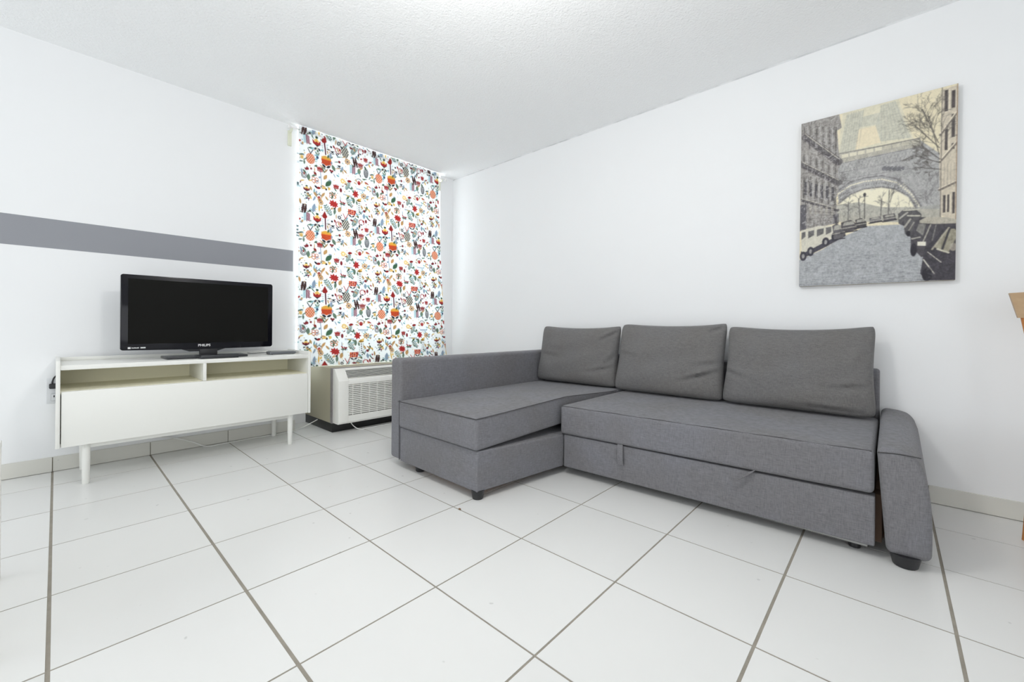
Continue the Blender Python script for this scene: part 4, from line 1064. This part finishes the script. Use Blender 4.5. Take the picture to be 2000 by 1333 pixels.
    for k in range(2600):
        y_ = rr_.uniform(.68, .995); x_ = rr_.uniform(0, .84); L = 1.5 + (y_ - .66) * 26; g_ = rr_.choice((112, 120, 168, 176, 184))
        p.line([(x_ * W - L / 2, y_ * Hh), (x_ * W + L / 2, y_ * Hh + rr_.uniform(-.6, .6))], 1.0 + (y_ - .66) * 1.5, c(g_ - 2, g_, g_ + 4), .38)
    p.a = st_ * (1 - mask[..., None]) + p.a * mask[..., None]
    ln((.0, .99), (.84, .995), 2, c(120, 122, 128), .6)
    # parked cars, left row
    def car(k, body, dark): p.poly(Q[k], c(*body)); xs = [q[0] for q in Q[k]]; ys = [q[1] for q in Q[k]]; return min(xs), max(xs), min(ys), max(ys)
    p.poly(Q['vansh'], c(70, 68, 78))
    car('van', (202, 198, 184), 0)
    for u0, u1 in ((.015, .045), (.065, .11), (.13, .18), (.195, .235)):
        p.poly([(u0 * W, (.672 - u0 * .08) * Hh), (u1 * W, (.668 - u1 * .06) * Hh), (u1 * W, (.700 - u1 * .06) * Hh), (u0 * W, (.715 - u0 * .08) * Hh)], c(104, 102, 102))
    for u, v in ((.03, .815), (.085, .790), (.195, .742), (.262, .715)): p.ell(u * W, v * Hh, 8, 13, c(58, 56, 66)); p.ell(u * W, v * Hh, 3, 6, c(150, 148, 146))
    for nm, g_ in (('car2', 96), ('car3', 84), ('car4', 72), ('car5', 110), ('car6', 92)):
        x0_, x1_, y0_, y1_ = car(nm, (g_, g_ - 3, g_), 0); w_ = x1_ - x0_; h_ = y1_ - y0_
        p.poly([(x0_ + w_ * .2, y0_ + h_ * .15), (x0_ + w_ * .75, y0_ + h_ * .1), (x0_ + w_ * .85, y0_ + h_ * .38), (x0_ + w_ * .12, y0_ + h_ * .42)], c(166, 163, 154), .9)
        p.line([(x0_ + 1, y1_ - h_ * .35), (x1_ - 1, y1_ - h_ * .42)], 1.6, c(190, 186, 174), .8); p.line([(x0_, y1_), (x1_, y1_ - 2)], 3, c(52, 50, 58))
    # right row
    for nm in ('carr1', 'carr2'):
        x0_, x1_, y0_, y1_ = car(nm, (88, 86, 88), 0); w_ = x1_ - x0_; h_ = y1_ - y0_
        p.line([(x0_ + w_ * .25, y0_ + 2), (x1_ - 3, y0_ + h_ * .1)], 3, c(186, 182, 168)); p.line([(x0_ + 3, y0_ + h_ * .5), (x0_ + w_ * .4, y0_ + h_ * .2)], 3.5, c(166, 163, 154)); p.line([(x0_ + w_ * .3, y0_ + h_ * .7), (x0_ + w_ * .6, y0_ + h_ * .35)], 2, c(170, 166, 156), .8)
        p.ell(x0_ + w_ * .3, y1_ - h_ * .2, 4, 7, c(46, 44, 52))
    p.poly(Q['suv'], c(74, 71, 76)); p.poly(Q['suvtop'], c(176, 170, 156)); p.poly(Q['suvwin'], c(128, 126, 122))
    ln((.86, .705), (.815, .80), 2, c(170, 166, 156)); ln((.89, .71), (.87, .79), 1.5, c(132, 130, 126)); ln((.755, .77), (.80, .765), 3, c(168, 165, 156))
    p.poly(Q['plate'], c(222, 218, 204)); p.ell(.765 * W, .83 * Hh, 6, 16, c(42, 40, 48))
    p.poly(Q['bigcar'], c(62, 59, 66)); p.poly(Q['bigwin'], c(150, 145, 128)); ln((.925, .84), (.965, .735), 4, c(54, 52, 58)); ln((.87, .835), (.96, .73), 3.0, c(176, 170, 154), .8); ln((.90, .835), (.96, .858), 3.5, c(190, 186, 170))
    p.line(Q['bigline'], 1.8, c(206, 202, 190)); p.line(Q['bigline2'], 1.6, c(190, 186, 176)); p.ell(.845 * W, .965 * Hh, 9, 16, c(40, 38, 46)); p.ell(.985 * W, .83 * Hh, 6, 9, c(168, 160, 148), 0, .8)
    for k in range(60): p.ell(rr_.uniform(.84, .99) * W, rr_.uniform(.86, .98) * Hh, rr_.uniform(1, 5), rr_.uniform(1, 2), c(*(rr_.choice(((96, 93, 100), (40, 38, 46))),))[0] if False else c(84, 81, 88), rr_.uniform(0, 3), .5)
    # photographic texture: mottling at several sizes, grain, slight fading
    a = p.a; soft = a.copy()
    for ax in (0, 1): soft = (np.roll(soft, 1, ax) + 2 * soft + np.roll(soft, -1, ax)) / 4
    a = a * .30 + soft * .70
    def mottle(cw, chh):
        g_ = rs.rand(Hh // chh + 2, W // cw + 2); yy_ = np.arange(Hh) / chh; xx_ = np.arange(W) / cw
        y0 = yy_.astype(int); x0 = xx_.astype(int); fy = (yy_ - y0)[:, None]; fx = (xx_ - x0)[None]
        return (g_[y0][:, x0] * (1 - fx) + g_[y0][:, x0 + 1] * fx) * (1 - fy) + (g_[y0 + 1][:, x0] * (1 - fx) + g_[y0 + 1][:, x0 + 1] * fx) * fy - .5
    lum = a.mean(-1); dark = np.clip(1.25 - 1.6 * lum, .12, 1.0)
    m_ = .55 * mottle(2, 3) + .55 * mottle(4, 6) + .30 * mottle(9, 13) + .35 * (rs.rand(Hh, W) - .5)
    a = a * (1 + .70 * m_ * dark)[..., None]
    return np.clip(a * 1.02 + .020, 0, 1)

PX0, PX1, PZ0, PZ1, PY = -0.390, 0.223, 1.086, 2.014, 2.862
pic = thing('canvas_print', (-.083, 2.88, PZ0), 'tall canvas print of an iron tower above a street of parked cars', 'picture')
tex = paint_print(); Hh, W = tex.shape[:2]
gx, gz = np.meshgrid(np.linspace(PX0, PX1, W), np.linspace(PZ1, PZ0, Hh))
obj('printed_face', grid_mesh('printed_face', np.stack([gx, np.full_like(gx, PY), gz], -1), tex), 'canvas', pic)
obj('stretcher', B(PX0, PX1, PY + .0006, YB - .001, PZ0, PZ1, bev=.0015), 'canvas_edge', pic)
pic.rotation_euler = (0, math.radians(0.35), 0)

# ------------------------------------------------------------------ wooden chair, mostly outside the right edge
ch = thing('wooden_chair', (.60, 2.45, 0), 'light wooden chair by the wall at the right edge of the picture', 'chair')
bm = bmesh.new(); n = 16; rows = []
for k in range(n + 1):
    t = k / n * 2 - 1
    hw_t, hw_b = .245, .222                                    # upper edge wider than the lower one
    yb_ = 2.715 - .055 * t * t
    rows.append([bm.verts.new((.605 + t * hw_t, yb_ - .012, 1.011 - .010 * t * t)), bm.verts.new((.605 + t * hw_t, yb_ + .012, 1.011 - .010 * t * t)),
                 bm.verts.new((.605 + t * hw_b, yb_ + .006, .895 + .004 * t * t)), bm.verts.new((.605 + t * hw_b, yb_ - .016, .895 + .004 * t * t))])
for a, b in zip(rows[:-1], rows[1:]):
    for k in range(4): bm.faces.new((a[k], a[(k + 1) % 4], b[(k + 1) % 4], b[k]))
bm.faces.new(rows[0][::-1]); bm.faces.new(rows[-1])
bmesh.ops.bevel(bm, geom=[e for e in bm.edges if e.calc_face_angle(0) > .7], offset=.005, segments=2, affect='EDGES')
obj('backrest', bm, 'oak', ch)
for s_ in (-1, 1):
    obj('back_post', tube(bmesh.new(), [(.605 + s_ * .206, 2.668, .93), (.605 + s_ * .180, 2.66, .76), (.605 + s_ * .165, 2.645, .46)], [.011, .013, .015], 12), 'beech', ch)
    obj('leg', tube(bmesh.new(), [(.605 + s_ * .165, 2.62, .445), (.605 + s_ * .182, 2.63, .22), (.605 + s_ * .197, 2.640, 0)], [.017, .016, .012], 12), 'beech', ch)
    obj('leg', tube(bmesh.new(), [(.605 + s_ * .165, 2.28, .445), (.605 + s_ * .185, 2.25, 0)], [.017, .012], 12), 'beech', ch)
obj('seat', block([(.41, 2.24), (.80, 2.24), (.785, 2.66), (.425, 2.66)], .435, .462, .010, (6, 6, 2)), 'oak', ch)

# ------------------------------------------------------------------ white side table just past the left edge
tb = thing('side_table', (-1.90, -.42, 0), 'white side table whose leg shows at the left edge of the picture', 'table')
obj('table_top', B(-2.190, -1.62, -.72, -.1195, .430, .455, bev=.003), 'white_lacquer', tb)
for x in (-2.188, -1.662):
    for y in (-.718, -.1600):
        obj('leg', B(x, x + .040, y, y + .040, 0, .430, bev=.002), 'white_lacquer', tb)

# ------------------------------------------------------------------ added, unseen ceiling fitting that carries the fill lamp
pl = thing('added_fill_lamp', (-0.95, 0.80, HC), 'unseen white bulb holder added on the ceiling for the fill light', 'lamp')
obj('fill_lamp_canopy', lathe(bmesh.new(), -0.95, 0.80, [(.045, HC), (.045, HC - .010), (.020, HC - .02)], 20), 'rod', pl)
obj('fill_lamp_holder', lathe(bmesh.new(), -0.95, 0.80, [(.018, HC - .015), (.018, HC - .25), (.014, HC - .255)], 16), 'rod', pl)

# ------------------------------------------------------------------ cords and a crumb
cd = obj('power_cord', tube(bmesh.new(), smooth_path([(-3.50, .30, .14), (-3.492, .50, .10), (-3.485, .62, .05), (-3.47, .70, .005), (-3.465, .80, .0045), (-3.475, .98, .0045), (-3.47, 1.18, .0045), (-3.50, 1.30, .006), (-3.52, 1.40, .03), (-3.48, 1.452, .066)]), .0036, 8), 'cord')
rebase(tag(cd, 'white power cord running along the skirting below the bench', 'cord'))
cd = obj('drain_cord', tube(bmesh.new(), smooth_path([(-3.222, 1.60, .072), (-3.19, 1.62, .030), (-3.165, 1.66, .0048), (-3.155, 1.74, .0045), (-3.15, 1.90, .0045), (-3.15, 2.10, .0045)]), .0036, 8), 'cord')
rebase(tag(cd, 'thin white cord on the tiles in front of the air conditioner', 'cord'))
bm = bmesh.new(); bmesh.ops.create_icosphere(bm, subdivisions=2, radius=.006, matrix=Matrix.Translation((-1.464, 1.258, .003)) @ Matrix.Diagonal((1.3, .8, .5, 1)))
for v in bm.verts: v.co += Vector((math.sin(v.co.y * 900), math.cos(v.co.x * 800), 0)) * .0009
rebase(tag(obj('crumb', bm, 'crumb'), 'tiny brown crumb on the tile near the front chaise foot', 'crumb'))
